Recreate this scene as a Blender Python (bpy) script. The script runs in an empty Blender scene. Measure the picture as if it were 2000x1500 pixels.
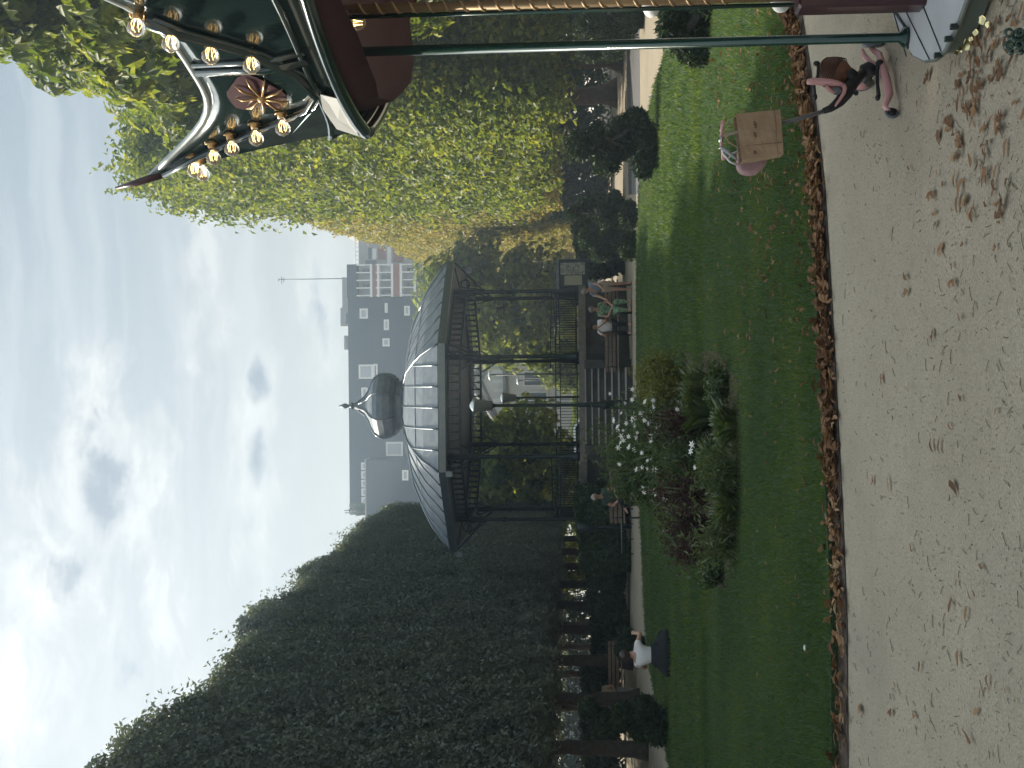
import bpy, bmesh, math, random
import numpy as np
from mathutils import Vector, Matrix, Quaternion
random.seed(7); rng = np.random.default_rng(7)
PI = math.pi
S = bpy.context.scene
C = bpy.data.collections.new('scene_objects'); S.collection.children.link(C)

# ------------------------------------------------------------------ camera
FPX = 2300.0                                   # focal length in pixels of the 2000 px wide photograph
HC = 1.6
th = math.atan(136/FPX); ro = 0.0095
Fv = Vector((0, math.cos(th), math.sin(th)))
U0 = Vector((0, -math.sin(th), math.cos(th))); R0 = Vector((1, 0, 0))
Rc = R0*math.cos(ro) - U0*math.sin(ro); Uc = U0*math.cos(ro) + R0*math.sin(ro)
cam = bpy.data.cameras.new('camera'); co = bpy.data.objects.new('camera', cam); C.objects.link(co)
cam.sensor_width = 36; cam.sensor_fit = 'HORIZONTAL'; cam.lens = FPX/2000*36
cam.clip_start = 0.05; cam.clip_end = 3000
# the phone was held sideways: the left edge of the picture is up
M = Matrix(((-Uc.x, Rc.x, -Fv.x, 0), (-Uc.y, Rc.y, -Fv.y, 0), (-Uc.z, Rc.z, -Fv.z, HC), (0, 0, 0, 1)))
co.matrix_world = M
S.camera = co

# ------------------------------------------------------------------ light
AZ = math.radians(50); EL = math.radians(40.5)
SUN = Vector((-math.sin(AZ)*math.cos(EL), math.cos(AZ)*math.cos(EL), math.sin(EL)))
sl = bpy.data.lights.new('sun', 'SUN'); sl.energy = 5.0; sl.angle = math.radians(0.6); sl.color = (1, .90, .74)
so = bpy.data.objects.new('sun', sl); C.objects.link(so)
so.rotation_mode = 'QUATERNION'; so.rotation_quaternion = SUN.to_track_quat('Z', 'Y'); so.location = SUN*200
S.view_settings.view_transform = 'Standard'; S.view_settings.look = 'None'
S.view_settings.exposure = 0.66; S.view_settings.gamma = 1; S.view_settings.use_curve_mapping = False

W = bpy.data.worlds.new('World'); S.world = W; W.use_nodes = True
nt = W.node_tree; nt.nodes.clear()
def nd(nt, typ, **kw):
    n = nt.nodes.new(typ)
    for k, v in kw.items():
        if hasattr(n, k): setattr(n, k, v)
    return n
def lk(nt, a, b): nt.links.new(a, b)
class G:                                        # tiny node-maths helper
    def __init__(s, nt): s.nt = nt
    def m(s, op, a, b=None, c=None, clamp=False):
        n = s.nt.nodes.new('ShaderNodeMath'); n.operation = op; n.use_clamp = clamp
        for i, v in enumerate((a, b, c)):
            if v is None: continue
            if isinstance(v, (int, float)): n.inputs[i].default_value = v
            else: s.nt.links.new(v, n.inputs[i])
        return n.outputs[0]
    def noise(s, vec, scale, detail=4, rough=.55, dist=0.0):
        n = s.nt.nodes.new('ShaderNodeTexNoise'); n.inputs['Scale'].default_value = scale
        n.inputs['Detail'].default_value = detail; n.inputs['Roughness'].default_value = rough
        n.inputs['Distortion'].default_value = dist
        if vec is not None: s.nt.links.new(vec, n.inputs['Vector'])
        return n.outputs['Fac']
    def ramp(s, fac, stops):
        n = s.nt.nodes.new('ShaderNodeValToRGB'); e = n.color_ramp.elements
        while len(e) < len(stops): e.new(.5)
        for el, (p, c) in zip(e, stops): el.position = p; el.color = (*c, 1) if len(c) == 3 else c
        s.nt.links.new(fac, n.inputs[0]); return n.outputs[0]
    def mix(s, f, a, b, typ='MIX'):
        n = s.nt.nodes.new('ShaderNodeMix'); n.data_type = 'RGBA'; n.blend_type = typ
        for i, v in ((0, f), (6, a), (7, b)):
            if isinstance(v, (int, float)): n.inputs[i].default_value = v
            elif isinstance(v, tuple): n.inputs[i].default_value = (*v, 1)
            else: s.nt.links.new(v, n.inputs[i])
        return n.outputs[2]
    def mr(s, v, a, b, c=0.0, d=1.0):
        n = s.nt.nodes.new('ShaderNodeMapRange'); n.interpolation_type = 'SMOOTHSTEP'
        s.nt.links.new(v, n.inputs[0])
        for i, x in enumerate((a, b, c, d)): n.inputs[i+1].default_value = x
        return n.outputs[0]
    def comb(s, x, y, z):
        n = s.nt.nodes.new('ShaderNodeCombineXYZ')
        for i, v in enumerate((x, y, z)):
            if isinstance(v, (int, float)): n.inputs[i].default_value = v
            else: s.nt.links.new(v, n.inputs[i])
        return n.outputs[0]
g = G(nt)
tc = nd(nt, 'ShaderNodeTexCoord'); sep = nd(nt, 'ShaderNodeSeparateXYZ'); lk(nt, tc.outputs['Generated'], sep.inputs[0])
sx, sy, sz = sep.outputs
az = g.m('ARCTAN2', sx, sy); el = g.m('ARCSINE', sz)
sky = nd(nt, 'ShaderNodeTexSky'); sky.sky_type = 'NISHITA'; sky.sun_disc = False
sky.sun_elevation = EL; sky.sun_rotation = -AZ % (2*PI); sky.dust_density = 2.5; sky.air_density = 1.1; sky.ozone_density = 1.6
dotn = nd(nt, 'ShaderNodeVectorMath', operation='DOT_PRODUCT'); lk(nt, tc.outputs['Generated'], dotn.inputs[0]); dotn.inputs[1].default_value = SUN
sund = dotn.outputs['Value']
pv0 = g.comb(g.m('MULTIPLY', az, 1.0), g.m('MULTIPLY', el, 2.0), 0.0)
wz1 = g.m('SUBTRACT', g.noise(pv0, 6.0, 6, .62), .5); wz2 = g.m('SUBTRACT', g.noise(g.comb(g.m('ADD', az, 7.3), el, 1.7), 7.0, 6, .62), .5)
az = g.m('ADD', az, g.m('MULTIPLY', wz1, .060)); el0 = el; el = g.m('ADD', el, g.m('MULTIPLY', wz2, .035))
pv = g.comb(g.m('MULTIPLY', az, 1.0), g.m('MULTIPLY', el, 2.3), 0.0)
n1 = g.noise(pv, 5.0, 8, .58, .25); n2 = g.noise(pv, 17.0, 7, .62, .3)
streak = g.noise(g.comb(g.m('MULTIPLY', az, 1.2), g.m('MULTIPLY', el, 14.0), 3.1), 2.2, 5, .6, .6)
wob = g.m('MULTIPLY', g.m('SUBTRACT', n1, .5), 1.0)
wob2 = g.m('MULTIPLY', g.m('SUBTRACT', n2, .5), 2.2)
def sky_dir(u, v):
    d = (Fv*FPX + Rc*(u-750) + Uc*(1000-v)).normalized()
    return math.atan2(d.x, d.y), math.asin(d.z)
def blobs(lst):
    tot = None
    for (u, v, ru, rv, w) in lst:
        a0, e0 = sky_dir(u, v)
        dx = g.m('DIVIDE', g.m('SUBTRACT', az, a0), ru/FPX); dy = g.m('DIVIDE', g.m('SUBTRACT', el, e0), rv/FPX)
        d = g.m('SQRT', g.m('ADD', g.m('MULTIPLY', dx, dx), g.m('MULTIPLY', dy, dy)))
        b = g.m('MULTIPLY', g.m('SUBTRACT', 1.0, d), w)
        tot = b if tot is None else g.m('MAXIMUM', tot, b)
    return tot
white = blobs([(560, 200, 300, 130, 1.0), (330, 130, 260, 130, 1.0), (150, 60, 260, 110, .9), (300, 330, 200, 70, .6), (560, 50, 160, 60, .6),
               (600, 495, 230, 60, .85), (760, 505, 110, 40, .7), (950, 400, 220, 60, .75), (900, 620, 190, 45, .6), (1080, 380, 120, 60, .5),
               (60, 260, 160, 60, .6)])
wf = g.mr(g.m('ADD', g.m('ADD', g.m('MULTIPLY', white, .75), g.m('MULTIPLY', wob, 1.5)), g.m('MULTIPLY', wob2, .55)), -.05, .62)
shd = g.m('MULTIPLY', g.mr(g.noise(g.comb(g.m('ADD', az, 3.3), g.m('MULTIPLY', el, 2.0), .4), 13.0, 7, .62, .5), .46, .66), .55)
dark = blobs([(545, 200, 165, 62, 1.0), (600, 500, 110, 32, .8), (765, 500, 65, 26, .8), (930, 400, 110, 24, .5), (395, 160, 100, 60, .6),
              (900, 622, 120, 26, .45), (190, 250, 140, 40, .6)])
df = g.m('MULTIPLY', g.mr(g.m('ADD', dark, g.m('ADD', g.m('MULTIPLY', wob, 1.5), g.m('MULTIPLY', wob2, .8))), .02, .80), .85)
veilc = g.mix(g.mr(el, .05, .48), (.53, .52, .455), (.235, .285, .315))
veilc = g.mix(g.mr(streak, .42, .68), veilc, g.mix(g.mr(el, .05, .5), (.58, .57, .505), (.34, .385, .405)))
veilc = g.mix(g.m('MULTIPLY', g.mr(sund, .45, .98), .75), veilc, (.52, .53, .505))
cl = g.mix(wf, veilc, g.mix(shd, (.64, .635, .59), (.34, .36, .365)))
cl = g.mix(df, cl, (.175, .21, .245))
# extra sky light added overhead and round the sun, unseen, to fill shade
boost = g.m('ADD', g.m('ADD', 1.0, g.m('MULTIPLY', g.mr(el0, .60, 1.1), 1.7)), g.m('MULTIPLY', g.mr(sund, .90, 1.0), 4.5))
bg1 = nd(nt, 'ShaderNodeBackground'); lk(nt, sky.outputs[0], bg1.inputs[0]); bg1.inputs[1].default_value = 0.10
bg2 = nd(nt, 'ShaderNodeBackground'); lk(nt, cl, bg2.inputs[0]); lk(nt, boost, bg2.inputs[1])
mx = nd(nt, 'ShaderNodeMixShader'); mx.inputs[0].default_value = .82
lk(nt, bg1.outputs[0], mx.inputs[1]); lk(nt, bg2.outputs[0], mx.inputs[2])
wo = nd(nt, 'ShaderNodeOutputWorld'); lk(nt, mx.outputs[0], wo.inputs[0])

# ------------------------------------------------------------------ pixel -> place helpers (u right, v down, in the upright 1500 x 2000 picture)
def ray(u, v): return Fv*FPX + Rc*(u-750) + Uc*(1000-v)
def P(u, v, Y):
    d = ray(u, v); k = Y/d.y
    return Vector((d.x*k, Y, HC + d.z*k))
def GR(u, v, z=0.0):
    d = ray(u, v); k = (z-HC)/d.z
    return Vector((d.x*k, d.y*k, z))

# ------------------------------------------------------------------ materials
MATS = {}
def mat(name, col, rough=.7, metal=0.0, noise=None, bump=0.0, bscale=40, spec=.4, coat=0.0, emit=None, trans=0.0):
    m = bpy.data.materials.new(name); m.use_nodes = True; t = m.node_tree; b = t.nodes['Principled BSDF']
    b.inputs['Base Color'].default_value = (*col, 1); b.inputs['Roughness'].default_value = rough
    b.inputs['Metallic'].default_value = metal; b.inputs['Specular IOR Level'].default_value = spec
    b.inputs['Coat Weight'].default_value = coat; b.inputs['Transmission Weight'].default_value = trans
    q = G(t); tcn = t.nodes.new('ShaderNodeTexCoord'); vec = tcn.outputs['Object']
    if noise:
        sc, amt, c2 = noise
        f = q.mr(q.noise(vec, sc, 6, .6), .35, .65)
        c = q.mix(q.m('MULTIPLY', f, amt), col, c2); lk(t, c, b.inputs['Base Color'])
    if bump:
        bn = t.nodes.new('ShaderNodeBump'); bn.inputs['Strength'].default_value = bump; bn.inputs['Distance'].default_value = .02
        lk(t, q.noise(vec, bscale, 5, .6), bn.inputs['Height']); lk(t, bn.outputs[0], b.inputs['Normal'])
    if emit:
        b.inputs['Emission Color'].default_value = (*emit[0], 1); b.inputs['Emission Strength'].default_value = emit[1]
    MATS[name] = m; return m
def leafmat(name, cols, trans=.35, rough=.5, spec=.35):
    m = bpy.data.materials.new(name); m.use_nodes = True; t = m.node_tree; b = t.nodes['Principled BSDF']; q = G(t)
    at = t.nodes.new('ShaderNodeAttribute'); at.attribute_name = 'rnd'
    tcn = t.nodes.new('ShaderNodeNewGeometry')
    big = q.noise(tcn.outputs['Position'], .55, 3, .5)
    f = q.m('ADD', q.m('MULTIPLY', at.outputs['Fac'], .62), q.m('MULTIPLY', q.mr(big, .35, .65), .38))
    n = len(cols)
    c = q.ramp(f, [(i/(n-1), x) for i, x in enumerate(cols)])
    lk(t, c, b.inputs['Base Color']); b.inputs['Roughness'].default_value = rough; b.inputs['Specular IOR Level'].default_value = spec
    tr = t.nodes.new('ShaderNodeBsdfTranslucent')
    c2 = q.mix(1.0, c, (1.5, 1.45, .6), 'MULTIPLY'); lk(t, c2, tr.inputs[0])
    ms = t.nodes.new('ShaderNodeMixShader'); ms.inputs[0].default_value = trans
    lk(t, b.outputs[0], ms.inputs[1]); lk(t, tr.outputs[0], ms.inputs[2])
    lk(t, ms.outputs[0], t.nodes['Material Output'].inputs[0]); MATS[name] = m; return m

leaf_dark = leafmat('leaf_dark', [(.085, .108, .098), (.108, .136, .118), (.132, .162, .134), (.16, .188, .14)], .22, .55, .5)  # greyed and lifted to put the backlit glare veil into the leaf colour
leaf_green = leafmat('leaf_green', [(.045, .075, .022), (.10, .145, .032), (.185, .22, .045), (.36, .36, .08)], .48)
leaf_yellow = leafmat('leaf_yellow', [(.11, .12, .04), (.21, .21, .065), (.30, .265, .09), (.38, .25, .11)], .42)
leaf_far = leafmat('leaf_far', [(.05, .08, .03), (.12, .16, .045), (.22, .26, .07), (.36, .36, .11)], .5)
leaf_conifer = leafmat('leaf_conifer', [(.022, .040, .022), (.035, .06, .028), (.055, .085, .03)], .15, .6)
leaf_shrub = leafmat('leaf_shrub', [(.03, .05, .022), (.05, .085, .035), (.09, .14, .05)], .25)
leaf_olive = leafmat('leaf_olive', [(.08, .10, .022), (.14, .15, .03), (.21, .20, .045)], .3)
leaf_red = leafmat('leaf_red', [(.035, .018, .018), (.06, .028, .024), (.10, .045, .03)], .2)
leaf_bed = leafmat('leaf_bed', [(.04, .07, .03), (.075, .115, .045), (.15, .18, .085)], .3)
leaf_soft = leafmat('leaf_soft', [(.05, .085, .03), (.085, .13, .05), (.12, .17, .07)], .3)
leaf_gold = leafmat('leaf_gold', [(.22, .24, .04), (.42, .38, .08), (.55, .46, .12)], .45)
leaf_dry = leafmat('leaf_dry', [(.085, .045, .025), (.16, .085, .045), (.26, .15, .08), (.36, .24, .14)], .12, .75, .2)
grass_m = leafmat('grass', [(.038, .074, .028), (.055, .102, .036), (.085, .140, .042), (.17, .195, .05)], .5)
petal = mat('petal', (.75, .73, .68), .5)
bark = mat('bark', (.045, .038, .033), .9, noise=(7, .8, (.08, .068, .058)), bump=.6, bscale=14)
bark_l = mat('bark_light', (.10, .075, .055), .9, noise=(6, .8, (.055, .04, .03)), bump=.6, bscale=14)
stem_m = mat('stem', (.09, .10, .045), .7)
iron = mat('iron_green', (.018, .030, .030), .45, .2, noise=(9, .5, (.035, .05, .048)))
zinc = mat('zinc_roof', (.12, .15, .18), .58, .1, noise=(3.5, .75, (.20, .22, .235)), bump=.12, bscale=6, spec=.5)
zinc_l = mat('zinc_trim', (.17, .20, .22), .3, .6, noise=(5, .5, (.24, .26, .27)))
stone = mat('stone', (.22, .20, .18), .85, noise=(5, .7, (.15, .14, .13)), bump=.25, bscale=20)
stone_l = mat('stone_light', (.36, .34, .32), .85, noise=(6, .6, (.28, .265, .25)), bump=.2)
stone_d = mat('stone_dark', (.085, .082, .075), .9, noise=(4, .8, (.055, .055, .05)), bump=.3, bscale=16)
cream = mat('facade_cream', (.62, .60, .59), .8, noise=(1.2, .5, (.54, .53, .52)), bump=.1, bscale=8)
slate = mat('slate_cladding', (.020, .029, .042), .6, noise=(.7, .6, (.030, .040, .054)))
_t = slate.node_tree; _q = G(_t); _b = _t.nodes['Principled BSDF']; _src = _b.inputs['Base Color'].links[0].from_socket
_tc = _t.nodes.new('ShaderNodeTexCoord'); _sp = _t.nodes.new('ShaderNodeSeparateXYZ'); lk(_t, _tc.outputs['Object'], _sp.inputs[0])
_bk = _t.nodes.new('ShaderNodeTexBrick'); lk(_t, _q.comb(_sp.outputs[0], _sp.outputs[2], 0.0), _bk.inputs['Vector']); _bk.inputs['Scale'].default_value = 1.0
_bk.inputs['Brick Width'].default_value = 1.6; _bk.inputs['Row Height'].default_value = .75; _bk.inputs['Mortar Size'].default_value = .03
lk(_t, _q.mix(_q.m('MULTIPLY', _bk.outputs['Fac'], .5), _src, (.012, .016, .022)), _b.inputs['Base Color'])
orange = mat('terracotta_panel', (.26, .11, .075), .7, noise=(2, .4, (.22, .10, .07)))
whitep = mat('white_paint', (.72, .72, .72), .5)
palewall = mat('pale_wall', (.36, .35, .35), .8, noise=(1, .4, (.30, .295, .29)))
glass_d = mat('window_glass', (.05, .06, .075), .12, 0, spec=.8)
blind = mat('window_blind', (.38, .41, .45), .5)
carp = mat('car_paint', (.62, .63, .62), .25, coat=.6)
tyre = mat('rubber', (.02, .02, .02), .75)
wood = mat('wood_slats', (.22, .165, .12), .7, noise=(12, .7, (.14, .10, .075)), bump=.2)
skin1 = mat('skin_tone', (.42, .25, .18), .55)
hairb = mat('hair_brown', (.035, .02, .014), .6); hairg = mat('hair_grey', (.22, .20, .18), .6)
cl_white = mat('cloth_white', (.68, .67, .68), .85, bump=.25, bscale=12); cl_blue = mat('cloth_blue', (.19, .22, .31), .85)
cl_green = mat('cloth_green_print', (.05, .14, .07), .85, noise=(16, 1.0, (.30, .40, .26)))
cl_dark = mat('cloth_dark', (.012, .016, .017), .95, bump=.3, bscale=9); cl_olive = mat('cloth_olive', (.05, .08, .06), .85); cl_grey = mat('cloth_grey', (.22, .22, .23), .85)
cl_beige = mat('cloth_beige', (.38, .31, .25), .85)
kraft = mat('kraft_paper', (.34, .235, .15), .8, noise=(9, .45, (.28, .19, .12)), bump=.25, bscale=30)
ink = mat('print_ink', (.09, .045, .03), .7)
pink = mat('pink_plastic', (.58, .30, .30), .38, noise=(4, .3, (.50, .26, .27)), spec=.5)
pouch_m = mat('pink_fabric', (.34, .21, .22), .8, bump=.2, bscale=60)
blackp = mat('black_plastic', (.016, .017, .018), .5); greyp = mat('grey_plastic', (.13, .135, .15), .3)
chrome = mat('chrome', (.62, .60, .57), .18, 1.0)
c_green = mat('carousel_green', (.007, .019, .018), .16, .25, noise=(5, .6, (.012, .028, .026)), coat=.8, spec=.6)
c_pole = mat('pole_green', (.010, .036, .028), .22, .1, coat=.6, noise=(20, .4, (.02, .055, .04)))
c_maroon = mat('carousel_maroon', (.050, .014, .018), .75, bump=.15, bscale=8)
c_burg = mat('burgundy_panel', (.040, .012, .018), .35, coat=.3)
c_silver = mat('silver_trim', (.50, .53, .52), .22, .7)
c_gold = mat('brass', (.42, .27, .12), .32, .85)
c_rope = mat('twisted_brass', (.26, .18, .10), .5, .5)
c_deck = mat('deck_canvas', (.36, .37, .39), .75, noise=(2.2, .6, (.29, .30, .31)), bump=.2, bscale=5)
bulbg = mat('bulb_glass', (.95, .93, .88), .04, 0, trans=.92, spec=.6); bulbg.node_tree.nodes['Principled BSDF'].inputs['IOR'].default_value = 1.25
fil = mat('bulb_filament', (1, .7, .3), .5, emit=((1, .62, .22), 5.0))
trim_m = mat('grey_trim', (.24, .27, .27), .35, .5)
mirror = mat('mirror_panel', (.16, .21, .21), .10, .85, noise=(6, .6, (.07, .10, .10)))
silver_leaf = mat('silver_leaf', (.55, .56, .55), .4, .1)
lampglass = mat('lamp_glass', (.20, .215, .205), .5, noise=(3, .3, (.16, .17, .165)))
yellow = mat('yellow_paint', (.60, .55, .24), .5)
poster = mat('poster_paper', (.42, .41, .34), .8, noise=(9, 1.0, (.20, .21, .18)))
poster2 = mat('poster_plain', (.36, .34, .25), .8)

def sand_mat():
    m = bpy.data.materials.new('sand'); m.use_nodes = True; t = m.node_tree; b = t.nodes['Principled BSDF']; q = G(t)
    ge = t.nodes.new('ShaderNodeNewGeometry'); p = ge.outputs['Position']
    a = q.noise(p, 1.1, 5, .6); fine = q.noise(p, 75, 5, .75); mid = q.noise(p, 13, 6, .65); spk = q.noise(p, 160, 2, .6)
    c = q.ramp(a, [(.3, (.355, .305, .230)), (.55, (.405, .350, .266)), (.75, (.445, .382, .292))])
    c = q.mix(q.mr(fine, .38, .66, .0, .75), c, (.20, .175, .14))
    c = q.mix(q.mr(mid, .5, .72, 0, .55), c, (.25, .215, .17))
    c = q.mix(q.mr(q.noise(p, .45, 4, .6, .8), .52, .70, 0, .45), c, (.25, .225, .185))
    c = q.mix(q.mr(spk, .68, .78, 0, .4), c, (.55, .50, .42))
    lk(t, c, b.inputs['Base Color']); b.inputs['Roughness'].default_value = .95; b.inputs['Specular IOR Level'].default_value = .15
    bn = t.nodes.new('ShaderNodeBump'); bn.inputs['Strength'].default_value = .55; bn.inputs['Distance'].default_value = .012
    lk(t, q.m('ADD', fine, q.m('MULTIPLY', mid, 1.6)), bn.inputs['Height']); lk(t, bn.outputs[0], b.inputs['Normal']); return m
def lawn_mat():
    m = bpy.data.materials.new('lawn'); m.use_nodes = True; t = m.node_tree; b = t.nodes['Principled BSDF']; q = G(t)
    ge = t.nodes.new('ShaderNodeNewGeometry'); p = ge.outputs['Position']
    a = q.noise(p, .8, 5, .6); f = q.noise(p, 45, 5, .7); w = q.noise(p, 4, 5, .65)
    c = q.ramp(a, [(.3, (.038, .070, .030)), (.55, (.050, .088, .037)), (.75, (.074, .100, .044))])
    c = q.mix(q.mr(f, .4, .65, 0, .6), c, (.018, .036, .010))
    c = q.mix(q.mr(w, .58, .75, 0, .55), c, (.11, .095, .045))
    lk(t, c, b.inputs['Base Color']); b.inputs['Roughness'].default_value = .9; b.inputs['Specular IOR Level'].default_value = .15
    bn = t.nodes.new('ShaderNodeBump'); bn.inputs['Strength'].default_value = .8; bn.inputs['Distance'].default_value = .03
    lk(t, f, bn.inputs['Height']); lk(t, bn.outputs[0], b.inputs['Normal']); return m
sand = sand_mat(); lawnm = lawn_mat()
soil = mat('soil', (.055, .040, .030), .95, noise=(20, .8, (.09, .065, .05)), bump=.8, bscale=30)
strip_grey = mat('strip_grey', (.12, .12, .125), .9, noise=(30, .5, (.15, .15, .15)), bump=.3, bscale=60)

# ------------------------------------------------------------------ mesh helpers
def tag(o, label=None, cat=None, group=None, kind=None):
    if label: o['label'] = label
    if cat: o['category'] = cat
    if group: o['group'] = group
    if kind: o['kind'] = kind
    return o
def empty(name, loc, rz=0, label=None, cat=None, group=None):
    o = bpy.data.objects.new(name, None); C.objects.link(o); o.location = loc; o.rotation_euler = (0, 0, rz)
    o.empty_display_size = .2; return tag(o, label, cat, group)
def link(name, me, m=None, parent=None, loc=None, smooth=False):
    o = bpy.data.objects.new(name, me); C.objects.link(o)
    if m is not None and not me.materials: me.materials.append(m)
    if parent is not None: o.parent = parent
    if loc is not None: o.location = loc
    if smooth: me.polygons.foreach_set('use_smooth', [True]*len(me.polygons))
    return o
def kids(o): return [x for x in C.objects if x.parent == o]
def copy_tree(o, parent=None):
    ch = kids(o); c = o.copy(); C.objects.link(c)
    if parent is not None: c.parent = parent
    for k in ch: copy_tree(k, c)
    return c
def frame(d):
    d = Vector(d).normalized(); a = Vector((0, 0, 1)) if abs(d.z) < .9 else Vector((1, 0, 0))
    x = d.cross(a).normalized(); return x, d.cross(x).normalized()
class MB:
    def __init__(s): s.v = []; s.f = []; s.sm = []
    def add(s, vs, fs, smooth=False):
        n = len(s.v); s.v += [Vector(v) for v in vs]; s.f += [tuple(i+n for i in f) for f in fs]; s.sm += [smooth]*len(fs); return s
    def box(s, c, d, rz=0, bev=0, rot=None):
        hx, hy, hz = d[0]/2, d[1]/2, d[2]/2
        R = rot if rot is not None else Matrix.Rotation(rz, 3, 'Z')
        if bev:
            b = bev; vs = []; 
            for z, i in ((-hz, b), (-hz+b, 0), (hz-b, 0), (hz, b)):
                ax, ay = hx-i, hy-i
                for X, Y in ((-ax, -ay+b), (-ax+b, -ay), (ax-b, -ay), (ax, -ay+b), (ax, ay-b), (ax-b, ay), (-ax+b, ay), (-ax, ay-b)): vs.append(R @ Vector((X, Y, z)) + Vector(c))
            fs = [tuple(range(7, -1, -1)), tuple(range(24, 32))]
            for k in range(3):
                for i in range(8): j = (i+1) % 8; fs.append((k*8+i, k*8+j, k*8+8+j, k*8+8+i))
            return s.add(vs, fs)
        vs = [R @ Vector((x*hx, y*hy, z*hz)) + Vector(c) for z in (-1, 1) for x, y in ((-1, -1), (1, -1), (1, 1), (-1, 1))]
        return s.add(vs, [(3, 2, 1, 0), (4, 5, 6, 7), (0, 1, 5, 4), (1, 2, 6, 5), (2, 3, 7, 6), (3, 0, 4, 7)])
    def tube(s, pts, r, n=8, cap=True, flat=None):
        pts = [Vector(p) for p in pts]; rs = r if isinstance(r, (list, tuple)) else [r]*len(pts)
        vs = []; x = None
        for i, p in enumerate(pts):
            d = (pts[min(i+1, len(pts)-1)] - pts[max(i-1, 0)]).normalized()
            if x is None: x, y = frame(d)
            else:
                x = (x - d*x.dot(d)).normalized(); 
            y = d.cross(x)
            for k in range(n):
                a = 2*PI*k/n; vs.append(p + x*math.cos(a)*rs[i] + y*math.sin(a)*rs[i]*(flat or 1))
        fs = []
        for i in range(len(pts)-1):
            for k in range(n): j = (k+1) % n; fs.append((i*n+k, i*n+j, i*n+n+j, i*n+n+k))
        if cap: fs += [tuple(range(n-1, -1, -1)), tuple(range((len(pts)-1)*n, len(pts)*n))]
        return s.add(vs, fs, True)
    def lathe(s, prof, c=(0, 0, 0), n=16, rot=0, smooth=True, cap=True):
        vs = [Vector((c[0]+r*math.cos(rot+2*PI*k/n), c[1]+r*math.sin(rot+2*PI*k/n), c[2]+z)) for r, z in prof for k in range(n)]
        fs = []
        for i in range(len(prof)-1):
            for k in range(n): j = (k+1) % n; fs.append((i*n+k, i*n+j, i*n+n+j, i*n+n+k))
        if cap: fs += [tuple(range(n-1, -1, -1)), tuple(range((len(prof)-1)*n, len(prof)*n))]
        return s.add(vs, fs, smooth)
    def ball(s, c, r, n=12, m=8, sc=(1, 1, 1), rot=None):
        R = rot or Matrix.Identity(3)
        vs = []; 
        for i in range(m+1):
            a = -PI/2+PI*i/m
            for k in range(n): b = 2*PI*k/n; vs.append(Vector(c)+R @ Vector((r*math.cos(a)*math.cos(b)*sc[0], r*math.cos(a)*math.sin(b)*sc[1], r*math.sin(a)*sc[2])))
        fs = []
        for i in range(m):
            for k in range(n): j = (k+1) % n; fs.append((i*n+k, i*n+j, i*n+n+j, i*n+n+k))
        return s.add(vs, fs, True)
    def prism(s, poly, off):                     # polygon of points extruded by a vector
        n = len(poly); off = Vector(off); vs = [Vector(p) for p in poly]+[Vector(p)+off for p in poly]
        fs = [tuple(range(n-1, -1, -1)), tuple(range(n, 2*n))]+[(i, (i+1) % n, n+(i+1) % n, n+i) for i in range(n)]
        return s.add(vs, fs)
    def torus(s, c, R, r, axis=(0, 0, 1), n=24, m=8):
        x, y = frame(axis); a = Vector(axis).normalized(); vs = []; fs = []
        for i in range(n):
            t = 2*PI*i/n; d = x*math.cos(t)+y*math.sin(t)
            for k in range(m): q = 2*PI*k/m; vs.append(Vector(c)+d*(R+r*math.cos(q))+a*r*math.sin(q))
        for i in range(n):
            for k in range(m): i2 = (i+1) % n; k2 = (k+1) % m; fs.append((i*m+k, i2*m+k, i2*m+k2, i*m+k2))
        return s.add(vs, fs, True)
    def mesh(s, name, m=None, org=(0, 0, 0)):
        me = bpy.data.meshes.new(name); o = Vector(org)
        me.from_pydata([v-o for v in s.v], [], s.f); me.polygons.foreach_set('use_smooth', s.sm); me.update()
        bm = bmesh.new(); bm.from_mesh(me); bmesh.ops.recalc_face_normals(bm, faces=bm.faces); bm.to_mesh(me); bm.free()
        if m: me.materials.append(m)
        return me
    def build(s, name, m, parent=None, loc=None, rel=True):
        """vertices are world coordinates; origin at the parent's (or loc)"""
        if parent is not None:
            org = Vector((0, 0, 0)); p = parent
            while p is not None: org += p.location; p = p.parent
            return link(name, s.mesh(name, m, org if rel else (0, 0, 0)), None, parent)
        return link(name, s.mesh(name, m, loc or (0, 0, 0)), None, None, loc)
    def tri(s): return s

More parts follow.
